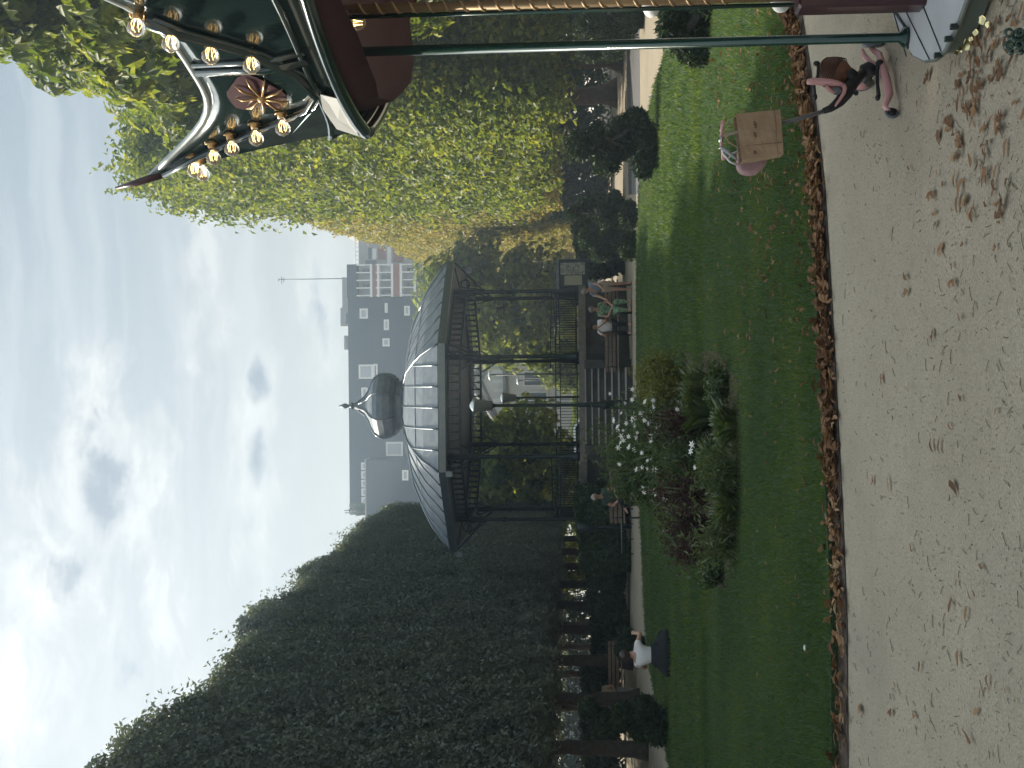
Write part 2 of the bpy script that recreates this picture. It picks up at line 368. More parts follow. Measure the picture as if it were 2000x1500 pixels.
# ---- leaves: numpy arrays -> one mesh
def leaf_geo(Pn, Nn, L, Wd, fold=.22, axis=None):
    n = len(Pn); Nn = Nn/np.linalg.norm(Nn, axis=1, keepdims=True)
    if axis is None: axis = rng.normal(size=(n, 3))
    a = axis - Nn*np.sum(axis*Nn, 1, keepdims=True); a /= np.linalg.norm(a, axis=1, keepdims=True)+1e-9
    b = np.cross(Nn, a); L = np.broadcast_to(np.asarray(L, float).reshape(-1, 1), (n, 1)); Wd = np.broadcast_to(np.asarray(Wd, float).reshape(-1, 1), (n, 1))
    base = Pn - a*L*.5; tip = Pn + a*L*.5 - Nn*L*.15; l = Pn + a*L*.08 + b*Wd*.5 + Nn*Wd*fold; r = Pn + a*L*.08 - b*Wd*.5 + Nn*Wd*fold
    return np.stack([base, r, tip, l], 1).reshape(-1, 3)
def palm_geo(Pn, Nn, L, k=5):
    n = len(Pn); Nn = Nn/np.linalg.norm(Nn, axis=1, keepdims=True); axis = rng.normal(size=(n, 3)); axis[:, 2] -= .8
    a = axis - Nn*np.sum(axis*Nn, 1, keepdims=True); a /= np.linalg.norm(a, axis=1, keepdims=True)+1e-9
    b = np.cross(Nn, a); L = np.broadcast_to(np.asarray(L, float).reshape(-1, 1), (n, 1)); out = []
    for i in range(k):
        t = (i-(k-1)/2)*1.15/((k-1)/2); d = a*math.cos(t)+b*math.sin(t); e = -a*math.sin(t)+b*math.cos(t); LL = L*(1-.18*abs(i-(k-1)/2))
        out.append(np.stack([Pn, Pn+d*LL*.62-e*LL*.19+Nn*LL*.02, Pn+d*LL-Nn*LL*.25, Pn+d*LL*.62+e*LL*.19+Nn*LL*.02], 1))
    return np.stack(out, 1).reshape(-1, 3)
def leaf_mesh(name, V, m, per=1, extra=None):
    q = len(V)//4; idx = np.arange(q)*4
    F = np.stack([idx, idx+1, idx+2, idx, idx+2, idx+3], 1).reshape(-1, 3)
    me = bpy.data.meshes.new(name); me.vertices.add(len(V)); me.vertices.foreach_set('co', V.astype(np.float32).ravel())
    me.loops.add(len(F)*3); me.loops.foreach_set('vertex_index', F.astype(np.int32).ravel())
    me.polygons.add(len(F)); me.polygons.foreach_set('loop_start', (np.arange(len(F))*3).astype(np.int32))
    me.update(calc_edges=True); me.validate()
    at = me.attributes.new('rnd', 'FLOAT', 'POINT'); r = rng.random((q+per-1)//per).repeat(4*per)[:len(V)]
    at.data.foreach_set('value', r.astype(np.float32)); me.materials.append(m); return me
def lump(p, s=1.0, sd=0.0):
    return np.sin(p[:, 0]*1.7*s+sd)*np.sin(p[:, 1]*1.3*s+1.3+sd)+np.sin(p[:, 2]*1.9*s+2.1+sd)*np.sin((p[:, 0]+p[:, 1])*2.3*s)*.7+np.sin(p[:, 2]*4.1*s+p[:, 1]*3.1*s+sd)*.4
def box_crown(name, x0, x1, y0, y1, z0, z1, m, n, L=.15, faces='xXyYzZ', shoots=0, amp=.22, sd=0, jit=.45, roundtop=.6):
    A = {'x': (y1-y0)*(z1-z0), 'X': (y1-y0)*(z1-z0), 'y': (x1-x0)*(z1-z0), 'Y': (x1-x0)*(z1-z0), 'z': (x1-x0)*(y1-y0), 'Z': (x1-x0)*(y1-y0)}
    tot = sum(A[f] for f in faces); pts = []; nrm = []
    for f in faces:
        k = int(n*A[f]/tot); u = rng.random((k, 3)); p = np.array([x0, y0, z0])+u*np.array([x1-x0, y1-y0, z1-z0]); N = np.zeros((k, 3)); ax = 'xyz'.index(f.lower())
        lo = (x0, y0, z0)[ax]; hi = (x1, y1, z1)[ax]; s = -1 if f.islower() else 1
        depth = rng.random(k)**1.6*jit; p[:, ax] = (lo if s < 0 else hi) - s*depth + s*lump(p, 1, sd)*amp
        N[:, ax] = s
        if f in 'xXyY':
            top = np.clip((p[:, 2]-(z1-roundtop))/roundtop, 0, 1); p[:, ax] -= s*top**2*roundtop*.6
            bot = np.clip(((z0+.7)-p[:, 2])/.7, 0, 1); p[:, ax] -= s*bot**2*.35
            p[:, 2] += (lump(p, .8, sd+4)*.18)*bot
        if f == 'z': p[:, 2] += lump(p, 1.2, sd+2)*.25
        pts.append(p); nrm.append(N)
    Pn = np.concatenate(pts); Nn = np.concatenate(nrm)+rng.normal(size=(len(Pn), 3))*.55; Nn[:, 2] += .25
    V = leaf_geo(Pn, Nn, L*(.7+.6*rng.random(len(Pn))), L*.55*(.7+.6*rng.random(len(Pn))))
    k = int(n*.10); u = rng.random((k, 3)); p = np.array([x0+.5, y0+.1, z0+.4])+u*np.array([x1-x0-1, y1-y0-.2, z1-z0-.9])   # inner leaves
    V = np.concatenate([V, leaf_geo(p, rng.normal(size=(k, 3)), .5, .4)])
    if shoots:
        sp = []; sn = []; ax = []
        for _ in range(shoots):
            bx, by = x0+rng.random()*(x1-x0), y0+rng.random()*(y1-y0); h = .25+rng.random()**2*.65; tx, ty = rng.normal()*.15, rng.normal()*.15
            for k in range(int(h*26)):
                t = k/(h*26); q = rng.normal(size=3)*.09; sp.append((bx+tx*t*h+q[0], by+ty*t*h+q[1], z1-.25+t*(h+.25)+q[2])); nn = rng.normal(size=3); sn.append(nn); ax.append((rng.normal(), rng.normal(), 1.0))
        V = np.concatenate([V, leaf_geo(np.array(sp), np.array(sn), L*1.15, L*.5, axis=np.array(ax))])
    return leaf_mesh(name, V, m)
def clump_crown(name, R, zc, m, clumps, per, L, palm=True, sd=1, shell=.6, cr=(.7, 1.25), inner=600, flatb=.0):
    r_ = np.random.default_rng(sd); Rv = np.array(R); cs = []
    for _ in range(clumps):
        d = r_.normal(size=3); d /= np.linalg.norm(d); rr = shell+(1-shell)*r_.random()**.5
        c = d*Rv*rr; cs.append(c)
    pts = []; nr = []
    for c in cs:
        k = int(per*(.6+.8*r_.random())); d = r_.normal(size=(k, 3)); d /= np.linalg.norm(d, axis=1, keepdims=True)
        rad = cr[0]+(cr[1]-cr[0])*r_.random(); q = d*(rad*(.45+.55*r_.random((k, 1))**.5)); q[:, 2] *= .72
        o = c/np.linalg.norm(c/Rv)/Rv; o = o/np.linalg.norm(o)
        pts.append(c+q); nr.append(d*.7+o*.5+np.array([0, 0, .45])+r_.normal(size=(k, 3))*.35)
    Pn = np.concatenate(pts); Nn = np.concatenate(nr); Pn[:, 2] += zc
    if palm: V = palm_geo(Pn, Nn, L*(.7+.6*r_.random(len(Pn))))
    else: V = leaf_geo(Pn, Nn, L*(.7+.6*r_.random(len(Pn))), L*.55)
    p = r_.normal(size=(inner, 3)); p /= np.linalg.norm(p, axis=1, keepdims=True); p *= (r_.random((inner, 1))**.33*.75)*Rv; p[:, 2] += zc
    V2 = leaf_geo(p, r_.normal(size=(inner, 3)), .62, .5)
    return leaf_mesh(name, np.concatenate([V, V2]), m, 5 if palm else 1)
def trunk_mb(h, r, top, limbs=5, lean=(0, 0), sd=1, spread=2.2):
    q = random.Random(sd); b = MB(); pts = []; rs = []
    for i in range(9):
        t = i/8; pts.append((lean[0]*t+q.uniform(-.04, .04), lean[1]*t+q.uniform(-.04, .04), h*t-.05)); rs.append(r*(1+.7*max(0, .12-t)/.12)*(1-.32*t))
    b.tube(pts, rs, 10)
    for k in range(limbs):
        a = 2*PI*k/limbs+q.uniform(-.3, .3); t0 = q.uniform(.75, 1.0); z = h*t0; L = spread*q.uniform(.7, 1.1)
        p0 = Vector((lean[0]*t0, lean[1]*t0, z)); p = [p0]; 
        for j in range(1, 5): p.append(p0+Vector((math.cos(a)*L*j/4, math.sin(a)*L*j/4, (top-z)*(j/4)**.85)) + Vector((q.uniform(-.1, .1), q.uniform(-.1, .1), 0)))
        b.tube(p, [r*.5, r*.38, r*.26, r*.15, r*.06], 7)
    return b
ORD = ['first', 'second', 'third', 'fourth', 'fifth', 'sixth', 'seventh', 'eighth', 'ninth', 'tenth', 'eleventh', 'twelfth', 'thirteenth', 'fourteenth']

# ================================================================== SETTING
def sheet(name, poly, z, m, thick=0.0):
    b = MB()
    if thick: b.prism([(x, y, z-thick) for x, y in poly], (0, 0, thick))
    else: b.add([(x, y, z) for x, y in poly], [tuple(range(len(poly)))])
    o = b.build(name, m); return tag(o, kind='structure')
sheet('ground', [(-700, -60), (700, -60), (700, 1500), (-700, 1500)], 0, sand)
# lawn outline traced on the ground
near = [(1760, 1515), (1500, 1536), (1400, 1560), (1250, 1582), (1100, 1598), (900, 1610), (700, 1620), (500, 1630), (300, 1638), (0, 1640), (-260, 1638)]
far = [(-330, 1400), (-200, 1365), (0, 1312), (100, 1291), (200, 1272), (300, 1262), (400, 1258), (500, 1253), (600, 1249), (700, 1247), (800, 1246), (900, 1246), (1000, 1247), (1100, 1250), (1170, 1254), (1240, 1262), (1290, 1272), (1340, 1284), (1380, 1299), (1485, 1331), (1650, 1385), (1800, 1450)]
LN = [GR(u, v) for u, v in near]; LF = [GR(u, v) for u, v in far]
lawn_poly = [(p.x, p.y) for p in LN+LF]
sheet('lawn', lawn_poly, .05, lawnm, .05)
def band(name, pts, w0, w1, z, m):
    b = MB(); n = len(pts); vs = []
    for i, p in enumerate(pts):
        d = (pts[min(i+1, n-1)]-pts[max(i-1, 0)]).normalized(); nn = Vector((-d.y, d.x, 0))
        if nn.y > 0: nn = -nn
        vs += [p+nn*w0+Vector((0, 0, z)), p+nn*w1+Vector((0, 0, z))]
    b.add(vs, [(2*i, 2*i+1, 2*i+3, 2*i+2) for i in range(n-1)]); return tag(b.build(name, m), kind='structure')
band('soil_strip', LN, -.02, .26, .006, soil)
strip_pts = [GR(1120, 1233.5), GR(1900, 1224), GR(1900, 1245), GR(1120, 1251.5)]
sheet('grey_strip', [(p.x, p.y) for p in strip_pts], .005, strip_grey)  # flat grey strip laid over the sand
kb = [GR(1120, 1232.8), GR(1900, 1222), GR(1900, 1224), GR(1120, 1233.8)]
sheet('kerb', [(p.x, p.y) for p in kb], .10, stone, .10)

# grass blades on the lawn
def inside(poly, x, y):
    c = np.zeros(len(x), bool); n = len(poly); j = n-1
    for i in range(n):
        xi, yi = poly[i]; xj, yj = poly[j]
        k = ((yi > y) != (yj > y)) & (x < (xj-xi)*(y-yi)/((yj-yi)+1e-12)+xi); c ^= k; j = i
    return c
def grass_blades(n, ymin, ymax, h, w, pw):
    Y = ymin+(ymax-ymin)*rng.random(n)**pw; X = (rng.random(n)*2-1)*(.36*Y+.3); ok = inside(lawn_poly, X, Y); X = X[ok]; Y = Y[ok]; k = len(X)
    hh = h*(.5+.9*rng.random(k)); a = rng.random(k)*2*PI; lean = rng.normal(size=(k, 2))*.45; ww = w*(.7+.6*rng.random(k))
    b0 = np.stack([X-np.cos(a)*ww, Y-np.sin(a)*ww, np.full(k, .045)], 1); b1 = np.stack([X+np.cos(a)*ww, Y+np.sin(a)*ww, np.full(k, .045)], 1)
    t0 = np.stack([X+lean[:, 0]*hh+np.cos(a)*ww*.25, Y+lean[:, 1]*hh+np.sin(a)*ww*.25, .045+hh], 1); t1 = np.stack([X+lean[:, 0]*hh-np.cos(a)*ww*.25, Y+lean[:, 1]*hh-np.sin(a)*ww*.25, .045+hh], 1)
    return np.stack([b0, b1, t0, t1], 1).reshape(-1, 3)
V = np.concatenate([grass_blades(150000, 6.6, 16, .040, .0035, 1.3), grass_blades(90000, 15, 33, .055, .009, 1.0)])
tag(link('grass', leaf_mesh('grass', V, grass_m)), 'short green grass growing all over the lawn', 'grass', kind='stuff')

# ================================================================== TREES: clipped row on the left
left_defs = []
def clipped_tree(name, crown_me, trunk_me, loc, rz, label, group, sc=(1, 1, 1)):
    r = empty(name, loc, rz, label, 'tree', group); r.scale = sc
    link('crown', crown_me, None, r); link('trunk', trunk_me, None, r); return r
cl_me = [box_crown('clipped_crown', -2.4, 1.75, -2.35, 2.35, 2.9, 12.3, leaf_dark, 56000, .135, 'XyYzZ', 34, sd=k*2.3) for k in range(3)]
tk_me = [trunk_mb(3.6, .22, 9, 5, sd=k).mesh('trunk', bark) for k in range(3)]
row_dir = .022
def rx(x0, Y): return x0+row_dir*(Y-24)
k = 0
for i in range(14):
    Y = 8.35+4.35*i
    clipped_tree('clipped_tree', cl_me[i % 3], tk_me[(i+1) % 3], (rx(-9.45, Y), Y, 0), 0 if i % 2 == 0 else .03,
                 '%s tree from the near end of the tall dark clipped row on the left' % ORD[i], 'clipped trees in the front row left of the lawn', (1, 1, (.95 if i < 7 else 1)+.012*((i*7) % 5-2)+.03*(i > 8)))
cl_b = box_crown('rear_crown', -2.4, 2.2, -2.35, 2.35, 3.0, 11.6, leaf_dark, 9000, .24, 'XyzZ', 6, sd=9)
for i in range(9):
    Y = 26+5.6*i
    clipped_tree('clipped_tree', cl_b, tk_me[i % 3], (rx(-15.5, Y), Y, 0), 0,
                 '%s shaded tree from the near end of the second row behind the left clipped row' % ORD[i], 'clipped trees in the second row on the left')
# ---- right side: big loose trees near, trimmed yellowing row beyond
nat = [clump_crown('chestnut_crown', (4.6, 4.2, 6.6), 10.6, leaf_green, 190, 110, .34, True, 21, inner=1500),
       clump_crown('chestnut_crown', (4.3, 4.4, 6.3), 10.2, leaf_green, 190, 110, .34, True, 33, inner=1500)]
tb = [trunk_mb(4.6, .40, 11, 6, (-.15, .1), k+20, 3.0).mesh('trunk', bark_l) for k in range(2)]
right = [(10.6, 21.0, 1.0, 'leafy tree hanging over the carousel roof, nearest of the right row'),
         (11.3, 28.6, 1.04, 'second leafy tree of the right row, behind the carousel peak'),
         (12.1, 36.2, 1.0, 'third leafy tree of the right row with a leaning trunk'),
         (11.9, 43.0, 1.02, 'fourth and tallest leafy tree of the right row with thick brown trunk'),
         (12.2, 49.9, .95, 'fifth leafy tree of the right row, beside the clipped yellowing trees')]
wall = [box_crown('clipped_crown', -4.3, 3.4, -3.15, 3.15, 3.0, 16.6, leaf_green, 52000, .25, 'xyYZz', 16, amp=.72, sd=k*4.1+2, jit=1.1, roundtop=2.6) for k in range(2)]
for j, (x, y, s, lb) in enumerate(right):
    r = empty('chestnut_tree', (x, y, 0), (0, 2.1, 0, 0, .05)[j], lb, 'tree', 'tall leafy trees in the right row'); r.scale = (s, s, s) if j < 2 else (1.0, 1.0, (.86, 1.06, 1.20)[j-2])
    link('crown', nat[j % 2] if j < 2 else wall[j % 2], None, r); link('trunk', tb[j % 2], None, r)
yl = [box_crown('yellow_crown', -2.9, 2.3, -2.7, 2.7, 2.6, 13.0, leaf_yellow, 34000, .20, 'xyYZz', 14, amp=.35, sd=k*3.1+1, roundtop=1.6) for k in range(2)]
for i in range(7):
    Y = 56+5.4*i
    r = clipped_tree('clipped_tree', yl[i % 2], tk_me[i % 3], (rx(10.3, Y), Y, 0), 0,
                     '%s tree from the near end of the clipped yellowing row on the right' % ORD[i], 'clipped yellowing trees right of the bandstand', (1, 1, (1.20, 1.15, 1.08)[i] if i < 3 else 1+.03*((i*5) % 3-1)))
# trees beyond the bandstand
ft = [clump_crown('park_crown', (4.2, 4.2, 5.2), 7.4, leaf_far, 90, 60, .36, True, 50+k, inner=1200) for k in range(2)]
for j, (u, Y, s, lb) in enumerate([(915, 62, .80, 'dark leafy tree behind the right bays of the bandstand'), (868, 84, .72, 'sunlit tree behind the bandstand railing, right of the cream building'), (610, 66, .74, 'sunlit leafy tree seen through the left bays of the bandstand'),
                                  (520, 78, .80, 'shaded tree beyond the far left column of the bandstand'), (938, 84, .6, 'tree between the bandstand and the yellowing row'), (778, 90, .40, 'small tree standing before the cream building'), (925, 98, 1.25, 'tall tree whose pale top shows over the right roof slope'),
                                  (440, 88, 1.1, 'tree at the far end of the left clipped row'), (380, 70, .8, 'bushy tree low behind the left row of trunks')]):
    p = P(u, 1136, Y)
    r = empty('park_tree', (p.x, Y, 0), j*1.7, lb, 'tree', 'trees beyond the bandstand'); r.scale = (s, s, s)
    link('crown', ft[j % 2], None, r); link('trunk', tb[j % 2], None, r)

# ================================================================== BUILDINGS
def facade_box(b, x0, x1, y0, y1, z0, z1): return b.box(((x0+x1)/2, (y0+y1)/2, (z0+z1)/2), (x1-x0, y1-y0, z1-z0))
YB = 150.0
def bx(u): return P(u, 900, YB).x
def bz(v): return P(740, v, YB).z
r = empty('apartment_building', (0, YB, 0), 0, 'large dark slate apartment block with balconies behind the bandstand roof', 'building')
facade_box(MB(), bx(505), bx(922), YB, YB+14, 0, bz(681)).build('wall', slate, r)
facade_box(MB(), bx(922), bx(985), YB+1.6, YB+14, 0, bz(683)).build('balcony_wall', palewall, r)
facade_box(MB(), bx(922), bx(987), YB, YB+14.2, bz(698), bz(679.5)).build('parapet', slate, r)
def win(u0, u1, v0, v1, m=blind, y=YB, par=r, fr=whitep):
    b = MB(); x0, x1, z0, z1 = bx(u0), bx(u1), bz(v1), bz(v0); t = .22
    for X0, X1, Z0, Z1 in ((x0, x1, z0, z0+t), (x0, x1, z1-t, z1), (x0, x0+t, z0+t, z1-t), (x1-t, x1, z0+t, z1-t)): facade_box(b, X0, X1, y-.12, y+.0, Z0, Z1)
    w = b.build('window', fr, par); facade_box(MB(), x0+t, x1-t, y-.05, y-.002, z0+t, z1-t).build('pane', m, w); return w
for a in [(880, 900, 704, 720), (891, 910, 753, 759), (857, 878, 751, 761), (825, 841, 748, 762), (885, 904, 791, 802), (762, 790, 701, 729),
          (722, 745, 706, 718), (610, 638, 753, 786), (700, 716, 762, 774)]: win(*a)
win(762, 791, 729, 738, glass_d)
# stepped block on the left
facade_box(MB(), bx(490), bx(606), YB-3, YB-.003, 0, bz(722)).build('front_block', slate, r)
facade_box(MB(), bx(490), bx(607), YB-3.1, YB-.1, bz(722), bz(719.5)).build('terrace_rail', palewall, r)
for i in range(5): win(515+i*17, 530+i*17, 704, 718, blind, YB)
for a in [(566, 586, 791, 803), (500, 520, 791, 803)]: win(*a, blind, YB-3.0)
b = MB(); 
for i in range(10):
    x = bx(498+random.random()*18); z0 = bz(722); b.tube([(x, YB-2.4, z0), (x+random.uniform(-.3, .3), YB-2.4, z0+random.uniform(.8, 3.0))], .06, 5)
b.build('terrace_plant_stems', bark, r)
V = leaf_geo(np.array([(bx(500)+rng.random()*1.4, YB-2.4+rng.normal()*.2, bz(722)+rng.random()*2.3) for _ in range(160)]), rng.normal(size=(160, 3)), .4, .25)
o = link('terrace_plant', leaf_mesh('terrace_plant', V-np.array([0, YB, 0]), leaf_shrub), None, r)
# balconies
for k, (v0, v1, vr) in enumerate([(703, 718, 739), (741, 759, 783), (791, 803, 827), (838, 850, 870)]):
    zt = bz(v0); zr0 = bz(vr); zr1 = bz(v1+4)
    bb = MB(); facade_box(bb, bx(922), bx(987), YB-.2, YB+1.59, zr0-.28, zr0); sl_ = bb.build('balcony', whitep, r)
    facade_box(MB(), bx(923), bx(986), YB-.16, YB-.02, zr0+.003, zr1-.55).build('panel', orange, sl_)
    bb = MB(); facade_box(bb, bx(922), bx(987), YB-.2, YB+.0, zr1-.5, zr1-.2)
    for q in range(5): X = bx(924+q*15); facade_box(bb, X, X+.15, YB-.18, YB-.05, zr1-.2, zt+.3)
    bb.build('rail', whitep, sl_)
    for q in range(4):
        facade_box(MB(), bx(926+q*15), bx(936+q*15), YB+1.5, YB+1.598, zr0+.6, zt-.2).build('window', (blind, glass_d, palewall, glass_d)[(q+k) % 4], r)
# roof-top things
b = MB(); facade_box(b, bx(905), bx(966), YB+3, YB+9, bz(681), bz(661)); facade_box(b, bx(868), bx(905.2), YB+3, YB+9, bz(681), bz(657)); b.build('roof_house', palewall, r)
facade_box(MB(), bx(872), bx(894), YB+2.9, YB+2.998, bz(677), bz(668)).build('window', glass_d, r)
b = MB(); facade_box(b, bx(824), bx(846), YB+3, YB+6, bz(681), bz(670)); facade_box(b, bx(821), bx(849), YB+2.8, YB+6.2, bz(670)+.003, bz(664.5)); b.build('chimney', palewall, r)
b = MB(); x = bx(965); b.tube([(x, YB+4, bz(662)), (x, YB+4, bz(531))], .06, 5)
for v, w in ((537, 9), (541, 6), (531, 4)): b.tube([(bx(965-w), YB+4, bz(v)), (bx(965+w*.6), YB+4, bz(v))], .05, 5)
b.build('antenna', iron, r)
# neighbour behind the right trees
r2 = empty('neighbour_building', (bx(1040), YB+6, 0), 0, 'pale apartment house with roof terrace rail half hidden by the yellowing trees', 'building')
bb = MB(); facade_box(bb, bx(988), bx(1120), YB+6, YB+20, 0, bz(686)); bb.build('wall', palewall, r2)
facade_box(MB(), bx(1060), bx(1100), YB+8, YB+18, bz(686), bz(650)).build('roof_house', palewall, r2)
b = MB(); 
for i in range(8): X = bx(989+i*8.5); b.tube([(X, YB+6.3, bz(686)), (X, YB+6.3, bz(678))], .05, 4)
b.tube([(bx(988), YB+6.3, bz(678)), (bx(1060), YB+6.3, bz(678))], .06, 4); b.build('roof_rail', whitep, r2)
for (u0, u1, v0, v1, m_) in [(1006, 1030, 706, 712, glass_d), (992, 1004, 700, 722, glass_d), (1006, 1028, 714, 722, whitep), (1006, 1030, 726, 740, orange), (992, 1030, 744, 752, whitep), (1000, 1030, 756, 775, orange)]:
    facade_box(MB(), bx(u0), bx(u1), YB+5.9, YB+5.998, bz(v1), bz(v0)).build('window' if m_ is glass_d else 'balcony', m_, r2)
# cream building seen through the bandstand
YC = 104.0
def cx_(u): return P(u, 1000, YC).x
def cz_(v): return P(740, v, YC).z
r3 = empty('cream_building', (cx_(740), YC, 0), 0, 'cream stone building with a gabled pediment seen through the bandstand', 'building')
b = MB(); facade_box(b, cx_(560), cx_(880), YC, YC+12, 0, cz_(985)); 
pk = [(cx_(655), YC, cz_(984.9)), (cx_(850), YC, cz_(984.9)), (cx_(757), YC, cz_(918))]; b.prism(pk, (0, 12, 0)); b.build('wall', cream, r3)
b = MB(); facade_box(b, cx_(555), cx_(885), YC-.45, YC-.003, cz_(988), cz_(983)); facade_box(b, cx_(555), cx_(885), YC-.25, YC-.003, cz_(994), cz_(991)); b.build('cornice', stone, r3)
b = MB()
for a, c in ((0, 2), (1, 2)):
    p0, p1 = Vector(pk[a]), Vector(pk[c]); b.tube([p0+Vector((0, -.25, .05)), p1+Vector((0, -.25, .05))], .28, 4); b.tube([p0*.82+Vector(pk[2])*.0+Vector(pk[a])*.0+(p0*.18), p1+Vector((0, -.1, -1.0))], .12, 4)
b.build('pediment_moulding', stone, r3)
def cwin(u0, u1, v0, v1, arch=False):
    x0, x1, z0, z1 = cx_(u0), cx_(u1), cz_(v1), cz_(v0); b = MB(); t = .12
    for X0, X1, Z0, Z1 in ((x0, x1, z0, z0+t), (x0, x1, z1-t, z1), (x0, x0+t, z0+t, z1-t), (x1-t, x1, z0+t, z1-t), ((x0+x1)/2-.04, (x0+x1)/2+.04, z0+t, z1-t)): facade_box(b, X0, X1, YC-.14, YC-.003, Z0, Z1)
    w = b.build('window', whitep, r3); facade_box(MB(), x0+t, x1-t, YC-.06, YC-.004, z0+t, z1-t).build('pane', glass_d, w)
for a in [(715, 722, 962, 983), (735, 741, 964, 983), (752, 759, 962, 983), (772, 779, 962, 983), (700, 735, 1022, 1070), (745, 775, 1022, 1070), (800, 830, 1022, 1070), (640, 670, 1022, 1070)]: cwin(*a)
# long houses at the sides, behind the tree trunks
def house(name, x0, x1, y0, y1, h, m, label, side):
    r = empty(name, ((x0+x1)/2, (y0+y1)/2, 0), 0, label, 'building'); facade_box(MB(), x0, x1, y0, y1, 0, h).build('wall', m, r)
    facade_box(MB(), x0-.4, x1+.4, y0-.4, y1+.4, h+.003, h+.5).build('roof', zinc, r)
    X = x1 if side > 0 else x0
    for fl in range(int(h//3.3)):
        n = int((y1-y0)//3.4)
        for i in range(n):
            yy = y0+1.7+i*3.4; z = .9+fl*3.3
            w = MB().box((X+side*.03, yy, z+.95), (.12, 1.25, 1.9)).build('window', whitep, r); MB().box((X+side*.10, yy, z+.95), (.04, 1.0, 1.65)).build('pane', glass_d, w)
    return r
house('town_house', -40, -27, 30, 75, 10, cream, 'long cream building behind the left tree trunks', 1)
house('town_house', 27, 40, 34, 62, 9, mat('facade_bright', (.45, .42, .38), .8), 'pale sunlit building behind the right tree trunks', -1)
house('town_house', 25, 38, 68, 118, 10, cream, 'further pale building behind the right tree trunks', -1)
house('town_house', -38, -27, 80, 125, 11, palewall, 'further grey building behind the left tree trunks', 1)

# ================================================================== BANDSTAND
DB = 43.5; cB = P(711, 1136, DB); BX = cB.x
ZF = 1.68
bs = empty('bandstand', (BX, DB, 0), 0, 'octagonal iron bandstand with zinc roof and onion lantern on a stone base', 'bandstand')
def octp(a, z, rot=PI/8): R = a/math.cos(PI/8); return [Vector((BX+R*math.cos(rot+k*PI/4), DB+R*math.sin(rot+k*PI/4), z)) for k in range(8)]
def octlathe(b, prof, rot=PI/8, smooth=False, cap=True): return b.lathe([(a/math.cos(PI/8), z) for a, z in prof], (BX, DB, 0), 8, rot, smooth, cap)
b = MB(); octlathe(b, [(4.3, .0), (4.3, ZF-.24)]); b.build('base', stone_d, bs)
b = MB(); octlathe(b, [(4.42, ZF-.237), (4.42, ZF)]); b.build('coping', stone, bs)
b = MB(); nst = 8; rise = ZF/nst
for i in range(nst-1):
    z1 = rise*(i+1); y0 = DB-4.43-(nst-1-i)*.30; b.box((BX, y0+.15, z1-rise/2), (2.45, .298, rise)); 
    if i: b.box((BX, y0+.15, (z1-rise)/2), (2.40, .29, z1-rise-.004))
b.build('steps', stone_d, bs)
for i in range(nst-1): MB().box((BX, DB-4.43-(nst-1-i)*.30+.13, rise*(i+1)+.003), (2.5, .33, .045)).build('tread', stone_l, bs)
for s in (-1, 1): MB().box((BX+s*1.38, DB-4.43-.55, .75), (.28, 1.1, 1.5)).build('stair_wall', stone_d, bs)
MB().box((BX+2.15, DB-4.345, .62), (.55, .08, .30)).build('vent', iron, bs)
cols = octp(4.05, ZF)
ccol = MB(); ccol.lathe([(.16, 0), (.16, .12), (.12, .16), (.10, .5), (.075, .62), (.062, 2.6), (.066, 2.62), (.11, 2.7), (.07, 2.8), (.07, 3.3), (.12, 3.5), (.10, 3.7), (.10, 4.44)], (0, 0, 0), 12)
ccm = ccol.mesh('column', iron)
for p in cols:
    c = link('column', ccm, None, bs); c.location = p-bs.location
    d = Vector((p.x-BX, p.y-DB, 0)).normalized()
    bb = MB(); pts = [p+Vector((0, 0, 3.35))+d*.06, p+Vector((0, 0, 3.62))+d*.28, p+Vector((0, 0, 3.95))+d*.68, p+Vector((0, 0, 4.36))+d*1.1]
    bb.tube(pts, .038, 6); bb.tube([p+Vector((0, 0, 4.2))+d*.05, p+Vector((0, 0, 4.36))+d*.9], .035, 6); bb.torus(p+d*.30+Vector((0, 0, 4.02)), .15, .03, (-d.y, d.x, 0), 14, 5)
    for sgn in (-1, 1):
        t = Vector((-d.y, d.x, 0))*sgn; bb.tube([p+Vector((0, 0, 3.35))+t*.05, p+Vector((0, 0, 3.62))+t*.24, p+Vector((0, 0, 3.96))+t*.45], .026, 6)
    bb.build('bracket', iron, bs)
for k in range(8):
    p, q = cols[k], cols[(k+1) % 8]; d = (q-p); L = d.length; d.normalize(); n = Vector((d.y, -d.x, 0)); rzz = math.atan2(d.y, d.x); mid = (p+q)/2
    fb = MB(); fb.box(mid+Vector((0, 0, 4.0)), (L-.16, .09, .08), rzz); fb.box(mid+Vector((0, 0, 4.41)), (L-.16, .09, .08), rzz)
    m_ = 12
    for i in range(1, m_): x = p+d*(L*i/m_); fb.box(x+Vector((0, 0, 4.205)), (.05, .05, .33), rzz); fb.box(x+Vector((0, 0, 4.09)), (.10, .04, .06), rzz)
    for i in range(m_): x = p+d*(L*(i+.5)/m_); fb.torus(x+Vector((0, 0, 4.32)), .065, .012, n, 8, 4)
    fb.build('frieze', iron, bs)
    rb = MB(); spans = [(0, L)]
    if abs(mid.y-(DB-4.05)) < .2: spans = [(0, L/2-1.2), (L/2+1.2, L)]
    for s0, s1 in spans:
        A_, B_ = p+d*(s0+.09), p+d*(s1-.09); 
        for z in (.10, .78, .96): rb.tube([A_+Vector((0, 0, z)), B_+Vector((0, 0, z))], .022, 6)
        nb = max(2, int((s1-s0)/.125))
        for i in range(nb+1): x = A_+(B_-A_)*(i/nb); rb.tube([x+Vector((0, 0, .10)), x+Vector((0, 0, .96 if i % 2 else .78))], .011, 4)
    rb.build('railing', iron, bs)
